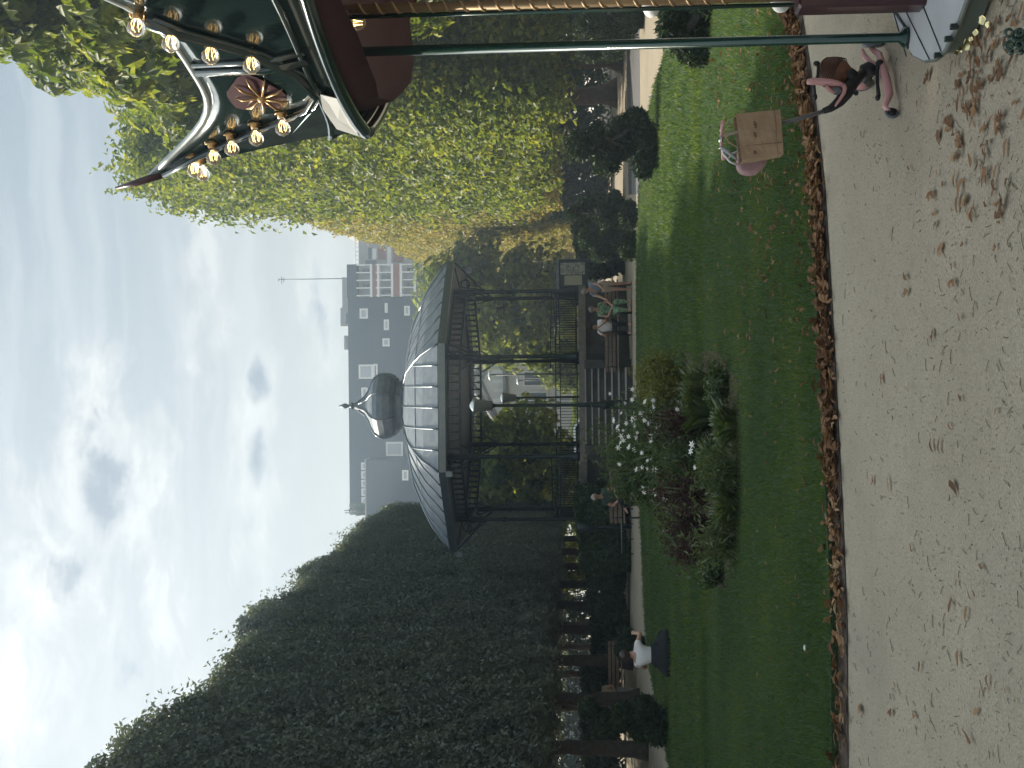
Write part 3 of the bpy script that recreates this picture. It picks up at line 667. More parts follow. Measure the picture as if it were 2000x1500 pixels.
# open gate leaf beside the steps
rb = MB(); A_ = Vector((BX+1.22, DB-4.2, ZF)); B_ = A_+Vector((.35, -.75, 0))
# roof
EZ = 6.05
b = MB(); octlathe(b, [(5.02, EZ), (5.10, EZ+.02), (5.12, EZ+.24), (5.02, EZ+.26), (5.02, EZ)], cap=False); b.build('fascia', zinc_l, bs)
b = MB(); octlathe(b, [(3.95, EZ+.10), (5.0, EZ-.005), (5.0, EZ+.02), (3.95, EZ+.13)]); b.build('soffit', iron, bs)
b = MB(); octlathe(b, [(3.94, EZ+.105), (3.94, EZ+.135)]); b.build('ceiling', iron, bs)
prof = [(5.06, EZ+.27), (4.75, EZ+.52), (4.3, EZ+.88), (3.75, EZ+1.20), (2.85, EZ+1.62), (1.9, EZ+1.86), (1.0, EZ+2.06)]
b = MB(); octlathe(b, prof); roof = b.build('roof', zinc, bs)
Rr = octp(1, 0)
bt = MB()
for k in range(8):
    a0 = PI/8+k*PI/4; a1 = a0+PI/4; am = (a0+a1)/2; n = Vector((math.cos(am), math.sin(am), 0)); t = Vector((-n.y, n.x, 0))
    for j in range(-2, 3):
        off = j*.70; pts = []
        for a, z in prof:
            hw = a*math.tan(PI/8)
            if abs(off) < hw: pts.append(Vector((BX, DB, z+.02))+n*a+t*off)
            else: break
        if len(pts) > 1:
            pts2 = list(pts); 
            if len(pts) < len(prof):
                i = len(pts); a_h = abs(off)/math.tan(PI/8); (aa, za), (ab, zb) = prof[i-1], prof[i]; w = (aa-a_h)/(aa-ab); pts2.append(Vector((BX, DB, za+(zb-za)*w+.02))+n*a_h+t*off)
            bt.tube(pts2, .028, 5)
    d = Vector((math.cos(a0), math.sin(a0), 0)); bt.tube([Vector((BX, DB, z+.02))+d*(a/math.cos(PI/8)) for a, z in prof], .04, 5)
bt.build('roof_seam', zinc_l, roof)
b = MB(); pr = octp(4.30, 0)
octlathe(b, [(3.76, EZ+1.215), (3.70, EZ+1.245)]); b.build('lap_joint', zinc_l, roof)
b = MB(); octlathe(b, [(1.05, EZ+2.0), (1.08, EZ+2.12), (.92, EZ+2.16), (.90, EZ+2.36), (1.02, EZ+2.40)]); b.build('lantern_neck', zinc, bs)
b = MB(); b.lathe([(.98, EZ+2.40), (1.18, EZ+2.55), (1.27, EZ+2.78), (1.25, EZ+3.0), (1.12, EZ+3.18), (.88, EZ+3.32), (.60, EZ+3.44), (.36, EZ+3.60), (.18, EZ+3.86), (.09, EZ+4.05)], (BX, DB, 0), 8, PI/8, False); dm = b.build('onion_dome', zinc, bs)
b = MB()
for k in range(8):
    a = PI/8+k*PI/4; b.tube([(BX+r_*math.cos(a), DB+r_*math.sin(a), z) for r_, z in [(1.0, EZ+2.42), (1.20, EZ+2.55), (1.29, EZ+2.78), (1.27, EZ+3.0), (1.14, EZ+3.19), (.90, EZ+3.33), (.62, EZ+3.45), (.38, EZ+3.61), (.19, EZ+3.87)]], .03, 5)
b.build('dome_rib', zinc_l, dm)
b = MB(); b.lathe([(.09, EZ+4.04), (.16, EZ+4.1), (.05, EZ+4.17), (.05, EZ+4.25), (.10, EZ+4.34), (.09, EZ+4.42), (.01, EZ+4.62)], (BX, DB, 0), 10); b.build('finial', zinc_l, bs)
for p in octp(5.22, EZ-.1)[3:6]+octp(5.22, EZ-.1)[0:1]: MB().box(p, (.18, .18, .20)).build('rainwater_box', zinc_l, bs)

# ================================================================== LAMPS
def park_lamp(loc, h, hw, label, hh=.5):
    r = empty('street_lamp', loc, 0, label, 'street lamp', 'green park lamps by the bandstand')
    b = MB(); x, y, z = loc; b.lathe([(.20, 0), (.20, .12), (.14, .2), (.13, .9), (.16, .95), (.09, 1.05), (.065, 1.6), (.08, 1.66), (.05, 1.75), (.045, h-.1), (.07, h)], (x, y, 0), 12); b.build('post', iron, r)
    b = MB(); b.lathe([(hw*.62, h), (hw*.92, h+hh), (hw, h+hh+.02)], (x, y, 0), 14); b.build('lamp_shade', lampglass, r)
    b = MB(); b.lathe([(hw*1.12, h+hh+.023), (hw*1.05, h+hh+.08), (hw*.5, h+hh+.16), (.04, h+hh+.2)], (x, y, 0), 14); b.build('cap', c_silver, r)
    return r
p = P(709, 1100, 34); park_lamp((p.x, 34, 0), P(709, 962, 34).z, .21, 'green lamp post with frosted head in front of the bandstand steps', .47)
p = P(724, 1100, 58); park_lamp((p.x, 58, 0), P(724, 1008, 58).z, .26, 'lamp post with frosted head behind the bandstand floor', .6)
def disc_lamp(u, v, Y, label):
    p = P(u, v, Y); r = empty('street_lamp', (p.x, Y, 0), 0, label, 'street lamp', 'thin lamps with disc heads behind the bandstand')
    MB().tube([(p.x, Y, 0), (p.x, Y, p.z+.2)], [.07, .045], 8).build('post', iron, r)
    b = MB(); b.lathe([(.05, p.z+.15), (.2, p.z+.10), (.42, p.z), (.40, p.z-.03), (.05, p.z-.04)], (p.x, Y, 0), 16); b.build('lamp_shade', c_silver, r)
disc_lamp(768, 957, 74, 'thin street lamp with white disc head, higher of the two behind the bandstand'); disc_lamp(757, 1012, 92, 'thin street lamp with white disc head, lower of the two behind the bandstand')

# ================================================================== SIGN, CAR, BENCHES, FENCE
p = P(964, 1115, 41.5); r = empty('notice_board', (p.x, 41.5, 0), .0, 'green notice board with two posters right of the bandstand', 'notice board')
z0, z1 = P(964, 1147, 41.5).z, P(964, 1092, 41.5).z; w = .92
b = MB(); b.box((p.x, 41.5, (z0+z1)/2), (w, .12, z1-z0), 0, .015); b.build('cabinet', iron, r)
b = MB(); b.box((p.x, 41.5, z1+.06), (w+.1, .24, .10)); b.build('roof', zinc, r)
b = MB(); [b.box((p.x+s*(w/2+.04), 41.5, (z1)/2), (.07, .07, z1)) for s in (-1, 1)]; b.build('post', iron, r)
x0 = p.x-w/2; MB().box((x0+.25, 41.425, (z0+z1)/2), (.34, .02, .62)).build('poster', poster2, r)
MB().box((x0+.66, 41.425, (z0+z1)/2+.02), (.42, .02, .86)).build('poster', poster, r)
b = MB()
for i in range(5):
    for j in range(9):
        if random.random() < .7: b.box((x0+.50+.07*i+random.uniform(0, .03), 41.412, (z0+z1)/2-.34+.085*j), (random.uniform(.02, .06), .004, .02))
b.build('printed_marks', ink, r)
# parked car behind the bandstand
p = GR(668, 1160); Yc = 56; pc = P(655, 1136, Yc); r = empty('parked_car', (pc.x-.6, Yc, 0), 0, 'white car parked behind the bandstand railing', 'car')
def carsec(x): pass
b = MB(); X0 = pc.x-.6; prof_c = [(-2.1, .35), (-2.15, .75), (-1.9, 1.0), (-1.0, 1.12), (-.45, 1.62), (.9, 1.66), (1.6, 1.15), (2.1, 1.02), (2.15, .5), (2.1, .35)]
b.prism([(X0+x, Yc-.85, z+.35) for x, z in prof_c], (0, 1.7, 0)); bo = b.build('body', carp, r); bo.modifiers.new('bevel', 'BEVEL').width = .09
MB().prism([(X0+x, Yc-.87, z+.35) for x, z in ((-.85, 1.14), (-.4, 1.53), (.85, 1.56), (1.4, 1.17))], (0, .015, 0)).build('window', glass_d, r)
for sx_ in (-1.35, 1.35):
    w_ = MB().tube([(X0+sx_, Yc-.9, .36), (X0+sx_, Yc-.68, .36)], .34, 18).build('wheel', tyre, r); MB().tube([(X0+sx_, Yc-.915, .36), (X0+sx_, Yc-.90, .36)], .2, 14).build('rim', c_silver, w_)
for z in (.8,): MB().ball((X0-2.08, Yc-.6, .98), .14, 10, 6).build('headlight', c_silver, r)

def bench(cx, cy, rz, L, label, back=True):
    r = empty('park_bench', (cx, cy, 0), rz, label, 'bench'); 
    sb = MB(); 
    for i in range(5): sb.box((0, -.18+.09*i, .44), (L, .07, .03))
    link('seat', sb.mesh('seat', wood), None, r)
    if back:
        sb = MB(); 
        for i in range(3): sb.box((0, .27+.03*i, .56+.12*i), (L, .025, .085))
        link('backrest', sb.mesh('backrest', wood), None, r)
    for x in (-L/2+.15, L/2-.15):
        sb = MB(); sb.tube([(x, -.2, 0), (x, -.17, .42), (x, .22, .42), (x, .27, 0)], .025, 6); sb.tube([(x, .22, .42), (x, .35, .85)], .022, 6); link('leg', sb.mesh('leg', iron), None, r)
    return r
gb = GR(800, 1238); bench(GR(838, 1236).x, 37.3, 0, 2.0, 'slatted bench right of the bandstand steps with free seats')
bench(GR(900, 1236).x, 37.6, 0, 1.9, 'slatted bench where two women in summer clothes sit')
bench(GR(530, 1250).x, 33.2, .1, 1.5, 'bench at the lawn edge under the man behind the flower bed')
bench(GR(128, 1252).x, 37.0, .25, 2.0, 'dark bench under the left trees with two people')
# low rail fence left of the bandstand
r = empty('low_fence', (GR(450, 1240).x, 37.5, 0), 0, 'thin low rail fence in front of the hedge left of the bandstand', 'fence')
x0, x1 = P(418, 1215, 37.5).x, P(506, 1215, 37.5).x; zz = P(460, 1214, 37.5).z
MB().tube([(x0, 37.5, zz), (x1, 37.5, zz)], .02, 6).build('rail', lampglass, r)
for i in range(4): x = x0+(x1-x0)*i/3; MB().tube([(x, 37.5, 0), (x, 37.5, zz)], .018, 6).build('post', iron, r)
# yellow playground board
p = P(303, 1170, 46); b = MB(); pts = [p+Vector((x*.52, 0, .05-.10*x*x+.02*x)) for x in np.linspace(-1, 1, 9)]; b.tube(pts, [.01, .05, .08, .095, .10, .095, .08, .05, .01], 8, flat=1.6)
b.tube([p+Vector((-.2, 0, 0)), (p.x-.2, p.y, 0)], .03, 6); b.tube([p+Vector((.2, 0, 0)), (p.x+.2, p.y, 0)], .03, 6)
o = b.build('playground_beam', yellow, None, Vector((p.x, p.y, 0))); tag(o, 'pale yellow rounded beam between the far left tree trunks', 'play equipment')

# ================================================================== HEDGES, TOPIARY, SHRUBS
def hedge(x0, x1, y0, y1, h, m, n, label, L=.14, sd=0):
    me = box_crown('hedge', x0-(x0+x1)/2, x1-(x0+x1)/2, y0-(y0+y1)/2, y1-(y0+y1)/2, 0.02, h, m, n, L, 'xXyZ', 0, amp=.12, sd=sd, jit=.3, roundtop=.4)
    o = link('hedge', me, None, None, ((x0+x1)/2, (y0+y1)/2, 0)); return tag(o, label, 'hedge')
def PX(u, Y): return P(u, 1136, Y).x
hedge(PX(395, 41), PX(560, 41), 39.3, 41.2, 1.75, leaf_shrub, 11000, 'dense dark hedge left of the bandstand base')
hedge(PX(230, 42), PX(392, 42), 41, 43, 1.35, leaf_conifer, 9000, 'low dark hedge under the far left trees', sd=3)
hedge(PX(-60, 47), PX(200, 47), 47, 48.6, 1.7, leaf_conifer, 9000, 'dark hedge behind the left bench', sd=5)
hedge(PX(965, 43), PX(1110, 43), 42.4, 44.5, 1.7, leaf_shrub, 9000, 'tall dark hedge right of the bandstand behind the notice board', .2, sd=7)
hedge(PX(1080, 58), PX(1500, 58), 58, 60.5, 4.2, leaf_shrub, 14000, 'long dark hedge beyond the right tree trunks', .18, sd=8)
hedge(PX(-40, 75), PX(330, 75), 75, 77, 4.6, leaf_conifer, 12000, 'long dark hedge beyond the left tree trunks', .2, sd=11)
hedge(PX(400, 98), PX(1050, 98), 98, 99.5, 2.4, leaf_far, 9000, 'hedge in front of the cream building', .25, sd=12)
def ballgeo(c, r, n, L, sd=0):
    r_ = np.random.default_rng(sd); d = r_.normal(size=(n, 3)); d /= np.linalg.norm(d, axis=1, keepdims=True); c = np.array(c); rr = np.array(r)*(1+.13*lump(d*4, 1, sd)[:, None])*(1.12-.38*r_.random((n, 1)))
    return leaf_geo(c+d*rr, d+r_.normal(size=(n, 3))*1.1, L*(.6+.9*r_.random(n)), L*.30, axis=d+r_.normal(size=(n, 3))*.7)
def topiary(u, v, balls, label, m=leaf_conifer, name='topiary_shrub', stems=True, Yf=None):
    base = GR(u, v) if Yf is None else Vector((P(u, 1136, Yf).x, Yf, 0)); Y = base.y; s = FPX/Y
    r = empty(name, (base.x, base.y, 0), 0, label, 'shrub', 'cloud-pruned dark shrubs around the lawn'); Vs = []; b = MB(); prev = Vector((0, 0, 0))
    for i, (bu, bv, ru, rv) in enumerate(balls):
        q = P(bu, bv, Y)-Vector((base.x, base.y, 0)); q.y = random.uniform(-.25, .25); rad = (ru/s, (ru+rv)/2/s, rv/s)
        Vs.append(ballgeo(q, rad, int(1100+rad[0]*rad[2]*5200), .13, i+int(u))); b.tube([prev, prev.lerp(q, .5)+Vector((random.uniform(-.08, .08), 0, 0)), q], [.06, .05, .03], 6); prev = q.copy() if i % 2 == 0 else q*.6
    link('foliage', leaf_mesh('foliage', np.concatenate(Vs), m), None, r); link('stem', b.mesh('stem', bark), None, r)
topiary(1238, 1289, [(1212, 1262, 42, 26), (1175, 1255, 24, 18), (1232, 1212, 40, 30), (1190, 1185, 30, 26), (1235, 1165, 18, 14), (1212, 1130, 26, 22), (1262, 1240, 20, 22)], 'spiral pruned dark shrub in the sunny strip at the right lawn edge')
topiary(1090, 1250, [(1082, 1228, 26, 18), (1104, 1200, 19, 15), (1076, 1180, 18, 16), (1098, 1150, 17, 13), (1085, 1120, 12, 11)], 'pruned dark shrub left of the spiral one, at the foot of the yellowing trees')
topiary(1025, 1246, [(1025, 1226, 30, 19), (1042, 1192, 22, 17), (1010, 1172, 19, 17), (1032, 1145, 18, 14)], 'rounded dark shrub beside the notice board', leaf_shrub)
topiary(1440, 1395, [(1452, 1350, 46, 44), (1408, 1362, 26, 30), (1485, 1330, 34, 40), (1445, 1310, 28, 20), (1500, 1375, 36, 30)], 'broad dark bush on the lawn behind the green carousel pole')
topiary(1445, 1300, [(1450, 1215, 28, 30), (1408, 1195, 22, 22), (1440, 1160, 36, 34), (1405, 1150, 20, 22), (1470, 1250, 22, 16)], 'airy dark shrub behind the carousel pole, at the sandy path', Yf=29)
topiary(92, 1308, [(85, 1283, 32, 26), (118, 1258, 26, 22), (70, 1250, 22, 18), (100, 1218, 26, 22), (88, 1180, 22, 20), (112, 1150, 20, 18)], 'pruned dark shrub at the far left lawn edge')
topiary(232, 1262, [(238, 1245, 20, 14), (250, 1225, 22, 16), (228, 1215, 16, 12)], 'small dark shrub at the lawn edge behind the kneeling woman')
def bush(u, v, ru, h, m, label, n=1500, L=.12, sd=0, Y=None, cat='shrub'):
    base = GR(u, v) if Y is None else Vector((P(u, 1136, Y).x, Y, 0)); R_ = ru/FPX*base.y
    V = ballgeo((0, 0, h*.5), (R_, R_*.8, h*.5), n, L, sd); o = link('bush', leaf_mesh('bush', V, m), None, None, base); return tag(o, label, cat)
p = P(470, 1115, 39); bush(470, 1200, 13, .42, leaf_far, 'yellow-green potted plant left of the bandstand railing', 130, .14, 3, 39).location.z = p.z-.22
b = MB(); b.lathe([(.14, p.z-.75), (.2, p.z-.2)], (p.x, 39, 0), 12); b.lathe([(.05, 0), (.05, p.z-.75)], (p.x, 39, 0), 8); tag(b.build('plant_stand', iron, None, Vector((p.x, 39, 0))), 'dark pot stand under the yellow-green plant', 'planter')

# ================================================================== FLOWER BED
def plant_mesh(kind, w, h, sd):
    r_ = np.random.default_rng(sd)
    if kind == 'grassy':
        n = 260; a = r_.random(n)*2*PI; rad = r_.random(n)*w*.25; out = r_.random(n)*w*.5; P0 = []; 
        b0 = np.stack([np.cos(a)*rad, np.sin(a)*rad, np.zeros(n)], 1); hh = h*(.5+.5*r_.random(n)); tip = np.stack([np.cos(a)*(rad+out), np.sin(a)*(rad+out), hh*.85], 1); mid = (b0+tip)/2+np.stack([0*a, 0*a, hh*.22], 1)
        sd_ = np.stack([-np.sin(a), np.cos(a), 0*a], 1)*(.012+.012*r_.random((n, 1)))
        return np.concatenate([np.stack([b0-sd_, b0+sd_, mid+sd_, mid-sd_], 1).reshape(-1, 3), np.stack([mid-sd_, mid+sd_, tip+sd_*.2, tip-sd_*.2], 1).reshape(-1, 3)])
    if kind == 'leafy':
        n = int(1500*w*h/.4)+400; d = r_.normal(size=(n, 3)); d /= np.linalg.norm(d, axis=1, keepdims=True); rr = r_.random((n, 1))**.4; p = d*rr*np.array([w/2, w/2*.8, h/2])*(1+.22*lump(d*4+sd, 1, sd)[:, None])+np.array([0, 0, h/2])
        return leaf_geo(p, d+np.array([0, 0, .6])+r_.normal(size=(n, 3))*.7, .068*(.5+.9*r_.random(n)), .026)
    if kind in ('airy', 'loose'):
        Vs = []; lo = kind == 'loose'
        for s in range(15 if lo else 9):
            a = r_.random()*2*PI; top = np.array([math.cos(a)*w*.45*r_.random(), math.sin(a)*w*.45*r_.random(), h*(.6+.4*r_.random())]); k = 60 if lo else 75; t = (.25+.75*r_.random(k))[:, None]; p = top*t+r_.normal(size=(k, 3))*(.07 if lo else .10)*(.5+t)
            Vs.append(leaf_geo(p, r_.normal(size=(k, 3))+np.array([0, 0, .5]), .08 if lo else .10, .020))
        return np.concatenate(Vs)
fl = MB()
for i in range(6):
    a = i*PI/3; fl.add([(0, 0, 0), (.018*math.cos(a-.5), .018*math.sin(a-.5), .012), (.042*math.cos(a), .042*math.sin(a), .008), (.018*math.cos(a+.5), .018*math.sin(a+.5), .012)], [(0, 1, 2, 3)])
fl.ball((0, 0, .008), .011, 8, 5); flm = fl.mesh('flower', petal)
def plant(kind, u, v, wpx, vt, m, label, sd, flowers=0, name='plant', stems=True):
    base = GR(u, v); s = FPX/base.y; w = wpx/s; h = (v-vt)/s
    r = empty(name, (base.x, base.y, .05), 0, label, 'plant', 'plants in the flower bed'); link('foliage', leaf_mesh('foliage', plant_mesh(kind, w, h, sd), m), None, r)
    q = random.Random(sd)
    if stems:
        b = MB()
        for _ in range(6):
            a = q.random()*2*PI; rr = q.random()*w*.35; b.tube([(q.uniform(-.03, .03), q.uniform(-.03, .03), -.04), (math.cos(a)*rr*.4, math.sin(a)*rr*.4, h*.45), (math.cos(a)*rr, math.sin(a)*rr, h*.88)], [.010, .008, .004], 5)
        link('stem', b.mesh('stem', stem_m), None, r)
    for i in range(flowers):
        a = q.random()*2*PI; rr = w*.5*math.sqrt(q.random()); f = link('flower', flm, None, r); f.location = (math.cos(a)*rr, math.sin(a)*rr*.8, h*(.55+.5*q.random())); f.rotation_euler = (q.uniform(.3, 1.5), q.uniform(-.6, .6), q.uniform(-.5, .5)); s_ = q.uniform(.6, 1.3); f.scale = (s_, s_, s_)
soilp = [GR(u, v) for u, v in [(345, 1425), (430, 1452), (600, 1456), (760, 1450), (815, 1410), (810, 1345), (700, 1330), (520, 1335), (380, 1370)]]
sheet('flower_bed_soil', [(p.x, p.y) for p in soilp], .055, soil)
PL = [('leafy', 755, 1345, 120, 1245, leaf_olive, 'yellow-green shrub at the right end of the flower bed', 1, 0), ('leafy', 715, 1352, 95, 1262, leaf_olive, 'second yellow-green shrub, left of the first', 2, 0),
      ('grassy', 742, 1395, 110, 1325, leaf_bed, 'spiky green tuft below the yellow-green shrub', 3, 0), ('grassy', 690, 1400, 110, 1320, leaf_bed, 'spiky green tuft left of the other, near the white flowers', 4, 1),
      ('leafy', 745, 1432, 90, 1385, leaf_bed, 'low green plant at the front right corner of the bed', 5, 0), ('grassy', 670, 1447, 105, 1390, leaf_bed, 'low green plant at the front of the bed under the spiky tuft', 6, 0),
      ('airy', 590, 1450, 120, 1385, leaf_bed, 'low green plant in the middle of the bed front', 7, 0), ('grassy', 510, 1450, 100, 1390, leaf_bed, 'low green plant at the bed front below the dark red leaves', 8, 0),
      ('airy', 440, 1446, 100, 1385, leaf_bed, 'low green plant near the left end of the bed front', 9, 0), ('leafy', 385, 1422, 70, 1372, leaf_bed, 'low green plant at the left tip of the bed', 10, 0),
      ('loose', 668, 1400, 80, 1275, leaf_red, 'dark red leaved plant behind the spiky tufts', 11, 0), ('loose', 605, 1405, 100, 1285, leaf_bed, 'green leafy plant between two dark red ones, among the white flowers', 12, 0),
      ('loose', 540, 1410, 105, 1290, leaf_red, 'dark red leaved plant right of the wooden stake', 13, 0), ('loose', 478, 1402, 90, 1310, leaf_red, 'dark red leaved plant just left of the wooden stake', 14, 0),
      ('loose', 428, 1392, 70, 1322, leaf_red, 'leftmost dark red leaved plant of the bed', 15, 0), ('airy', 690, 1385, 110, 1210, leaf_soft, 'tall plant with many white flowers behind the yellow-green shrub', 16, 26),
      ('airy', 632, 1388, 110, 1225, leaf_soft, 'tall plant with white flowers in the middle of the bed', 17, 22), ('airy', 570, 1390, 95, 1262, leaf_soft, 'white flowering plant above the dark red leaves', 18, 12),
      ('grassy', 600, 1425, 90, 1360, leaf_bed, 'pale spiky tuft in front of the red leaves', 19, 3), ('airy', 640, 1368, 110, 1150, leaf_soft, 'tallest airy green plant behind the white flowers', 20, 0),
      ('airy', 585, 1366, 130, 1168, leaf_soft, 'tall airy green plant leaning towards the seated man', 21, 0), ('leafy', 610, 1362, 95, 1185, leaf_soft, 'tall soft green bush behind the flower bed', 22, 0), ('leafy', 552, 1362, 75, 1195, leaf_soft, 'tall soft green bush left of the other, before the seated man', 23, 0)]
for a in PL: plant(*a)
p = GR(540, 1400); b = MB().tube([p, P(541, 1262, p.y)], .014, 6); tag(b.build('stake', bark_l, None, p), 'thin wooden stake standing in the flower bed', 'stake')

# ================================================================== FALLEN LEAVES
def dry_leaf(sd):
    q = random.Random(sd); b = MB(); n = 7; L = 1.0; vs = []; bend = q.uniform(-.6, .9); cup = q.uniform(.15, .75); tw = q.uniform(-.6, .6); wmax = q.uniform(.16, .28)
    for i in range(n):
        t = i/(n-1); w = wmax*math.sin(PI*min(1, t*.86+.10))**.8*(.6+.7*t)+.008; x = (t-.5)*L; z = bend*((t-.5)**2)*.9+.02; a = tw*(t-.5); y0 = .10*math.sin(t*5+sd)
        for s in (-1, -.5, 0, .5, 1): vs.append((x, y0+s*w*math.cos(a*s+cup*abs(s)), z+abs(s)*w*math.sin(cup)*1.1+s*w*math.sin(a)+q.uniform(-.012, .012)))
    fs = [(i*5+k, i*5+k+1, i*5+k+6, i*5+k+5) for i in range(n-1) for k in range(4)]
    b.add(vs, fs, True); b.tube([(-.5, vs[2][1], vs[2][2]), (-.68, vs[2][1]+.03, .03)], .012, 4); return b
def palm_dry(sd):
    q = random.Random(sd); b = MB()
    for k in range(q.choice((3, 4, 5))):
        l = dry_leaf(sd*7+k); a = -1.0+.55*k+q.uniform(-.15, .15); R = Matrix.Rotation(a, 3, 'Z') @ Matrix.Rotation(q.uniform(-.5, .2), 3, 'Y')
        b.add([R @ (v+Vector((.5, 0, 0)))*.62 for v in l.v], l.f, True)
    return b
base_l = [dry_leaf(i) for i in range(6)]+[palm_dry(i+10) for i in range(4)]
dm_ = [b.mesh('fallen_leaf', leaf_dry) for b in base_l]
for i, me in enumerate(dm_):
    at = me.attributes.new('rnd', 'FLOAT', 'POINT'); at.data.foreach_set('value', [((i*37) % 10)/10]*len(me.vertices))
lc = 0
def put_leaf(x, y, s, z=.004):
    global lc
    o = link('fallen_leaf', dm_[random.randrange(10)]); o.location = (x, y, z+.01); o.rotation_euler = (random.uniform(-.15, .15), random.uniform(-.15, .15), random.uniform(0, 6.28)); s *= .52; o.scale = (s, s, s*random.uniform(.3, .75))
    tag(o, 'curled dry brown leaf lying on the pale sand path', 'leaf', 'dry leaves scattered on the sand path'); lc += 1
for (y, x, s) in [(155, 1818, .16), (200, 1880, .15), (262, 1835, .15), (300, 1880, .1), (350, 1870, .14), (420, 1905, .12), (540, 1775, .12), (572, 1776, .14), (545, 1868, .14), (520, 1865, .10), (650, 1828, .12), (745, 1725, .14), (870, 1825, .12), (870, 1840, .14), (945, 1740, .16),
                  (940, 1710, .13), (950, 1868, .17), (832, 1860, .10), (1070, 1785, .12), (1180, 1865, .14), (1200, 1893, .14), (1300, 1803, .15), (1285, 1878, .13), (1375, 1684, .20), (1360, 1745, .10), (1395, 1790, .16), (1440, 1900, .16), (1385, 1745, .13), (1350, 1660, .12), (1390, 1912, .13), (1330, 1935, .10), (480, 1840, .15), (440, 1832, .12)]:
    p = GR(1500-y, x); put_leaf(p.x, p.y, s)
q = random.Random(3)
for _ in range(105):                              # drift between carousel and camera
    y = q.gauss(190, 110); x = q.gauss(1925, 50)
    if y < -60 or x > 2030 or x < 1780: continue
    p = GR(1500-y, x); put_leaf(p.x, p.y, q.uniform(.06, .17))
for _ in range(70):
    p = GR(q.uniform(-20, 1520), q.uniform(1655, 2010)**1.0); put_leaf(p.x, p.y, q.uniform(.02, .08))
def litter(name, pts, label, mats=leaf_dry):
    """many leaves baked into one mesh"""
    vs = []; fs = []; rn = []; off = 0
    src = [(np.array([tuple(v) for v in b.v]), b.f) for b in base_l]
    for (x, y, z, s) in pts:
        v, f = src[random.randrange(10)]; a = random.uniform(0, 6.28); c_, s_ = math.cos(a), math.sin(a); t = random.uniform(-.5, .9)
        R = np.array([[c_, -s_, 0], [s_, c_, 0], [0, 0, 1]]) @ np.array([[1, 0, 0], [0, math.cos(t), -math.sin(t)], [0, math.sin(t), math.cos(t)]])
        w = (v*s) @ R.T; w[:, 2] -= w[:, 2].min()*.7; vs.append(w+np.array([x, y, z])); fs += [tuple(i+off for i in g_) for g_ in f]; off += len(v); rn += [random.random()]*len(v)
    me = bpy.data.meshes.new(name); me.from_pydata(np.concatenate(vs).tolist(), [], fs); me.polygons.foreach_set('use_smooth', [True]*len(fs)); at = me.attributes.new('rnd', 'FLOAT', 'POINT'); at.data.foreach_set('value', rn); me.materials.append(mats)
    return tag(link(name, me), label, 'leaves', kind='stuff')
pts = []
for _ in range(2300):
    t = q.random()*(len(LN)-1); i = int(t); f = t-i; p = LN[i].lerp(LN[min(i+1, len(LN)-1)], f); u = near[i][0]*(1-f)+near[min(i+1, len(near)-1)][0]*f
    dens = 1.0 if u > 600 else .45 if u > 300 else .28
    if q.random() > dens: continue
    pts.append((p.x+q.gauss(0, .05), p.y-.10+q.gauss(-.02, .075), .012+abs(q.gauss(0, .025)), q.uniform(.04, .105)))
litter('leaf_litter', pts, 'band of dry brown leaves gathered along the near edge of the lawn')
pts = []
for _ in range(620):
    u = q.gauss(1180, 240); v = q.uniform(1400, 1600); p = GR(u, v); 
    if inside(lawn_poly, np.array([p.x]), np.array([p.y]))[0]: pts.append((p.x, p.y, .075, q.uniform(.025, .075)))
for _ in range(260):
    u = q.uniform(-20, 1500); v = q.uniform(1290, 1620); p = GR(u, v)
    if inside(lawn_poly, np.array([p.x]), np.array([p.y]))[0]: pts.append((p.x, p.y, .075, q.uniform(.02, .06)))
litter('lawn_leaf_litter', pts, 'small dry leaves scattered over the green lawn')
# twigs and grit on the sand
b = MB()
for _ in range(380):
    p = GR(q.uniform(-20, 1520), q.uniform(1645, 2020)); a = q.gauss(PI/2, .8); L = q.uniform(.015, .07); d = Vector((math.cos(a), math.sin(a), 0))
    b.tube([p+Vector((0, 0, .004)), p+d*L*.5+Vector((q.uniform(-.006, .006), 0, .006)), p+d*L+Vector((0, 0, .004))], .0015, 4)
for _ in range(500):
    p = GR(q.uniform(-20, 1520), q.uniform(1645, 2020)); r_ = q.uniform(.001, .0032); b.ball(p+Vector((0, 0, r_*.5)), r_, 5, 3)
tag(b.build('twigs_and_grit', mat('twig', (.16, .13, .10), .9)), 'fine twigs and grit strewn over the sand path', 'debris', kind='stuff')
gn = 7000; gv_ = 1640+400*rng.random(gn)**.9; gu = rng.random(gn)*1560-30; gp_ = np.array([tuple(GR(float(a), float(b_), .004)) for a, b_ in zip(gu, gv_)]); gp_[:, 2] += .002
V = leaf_geo(gp_, np.array([0, 0, 1.0])+rng.normal(size=(gn, 3))*.15, .004+.016*rng.random(gn)**2, .0012+.002*rng.random(gn), .1)
tag(link('sand_grit', leaf_mesh('sand_grit', V, leafmat('grit', [(.07, .055, .04), (.15, .12, .09), (.26, .22, .17), (.58, .54, .46)], 0, .9, .1))), 'fine dark and pale grit and straw lying over the sand path', 'grit', kind='stuff')
p = GR(1500-1042, 1296, .06); o = MB().ball(p, .05, 6, 5, (1.6, .8, .4)).build('paper_scrap', petal, None, p); tag(o, 'small white scrap of paper on the lawn left of the flower bed', 'litter')
p = GR(1500-1265, 1572, .07); o = MB().ball(p, .016, 6, 5, (1.6, .8, .6)).build('white_flower', petal, None, p); tag(o, 'tiny white flower in the grass at the near left', 'flower')

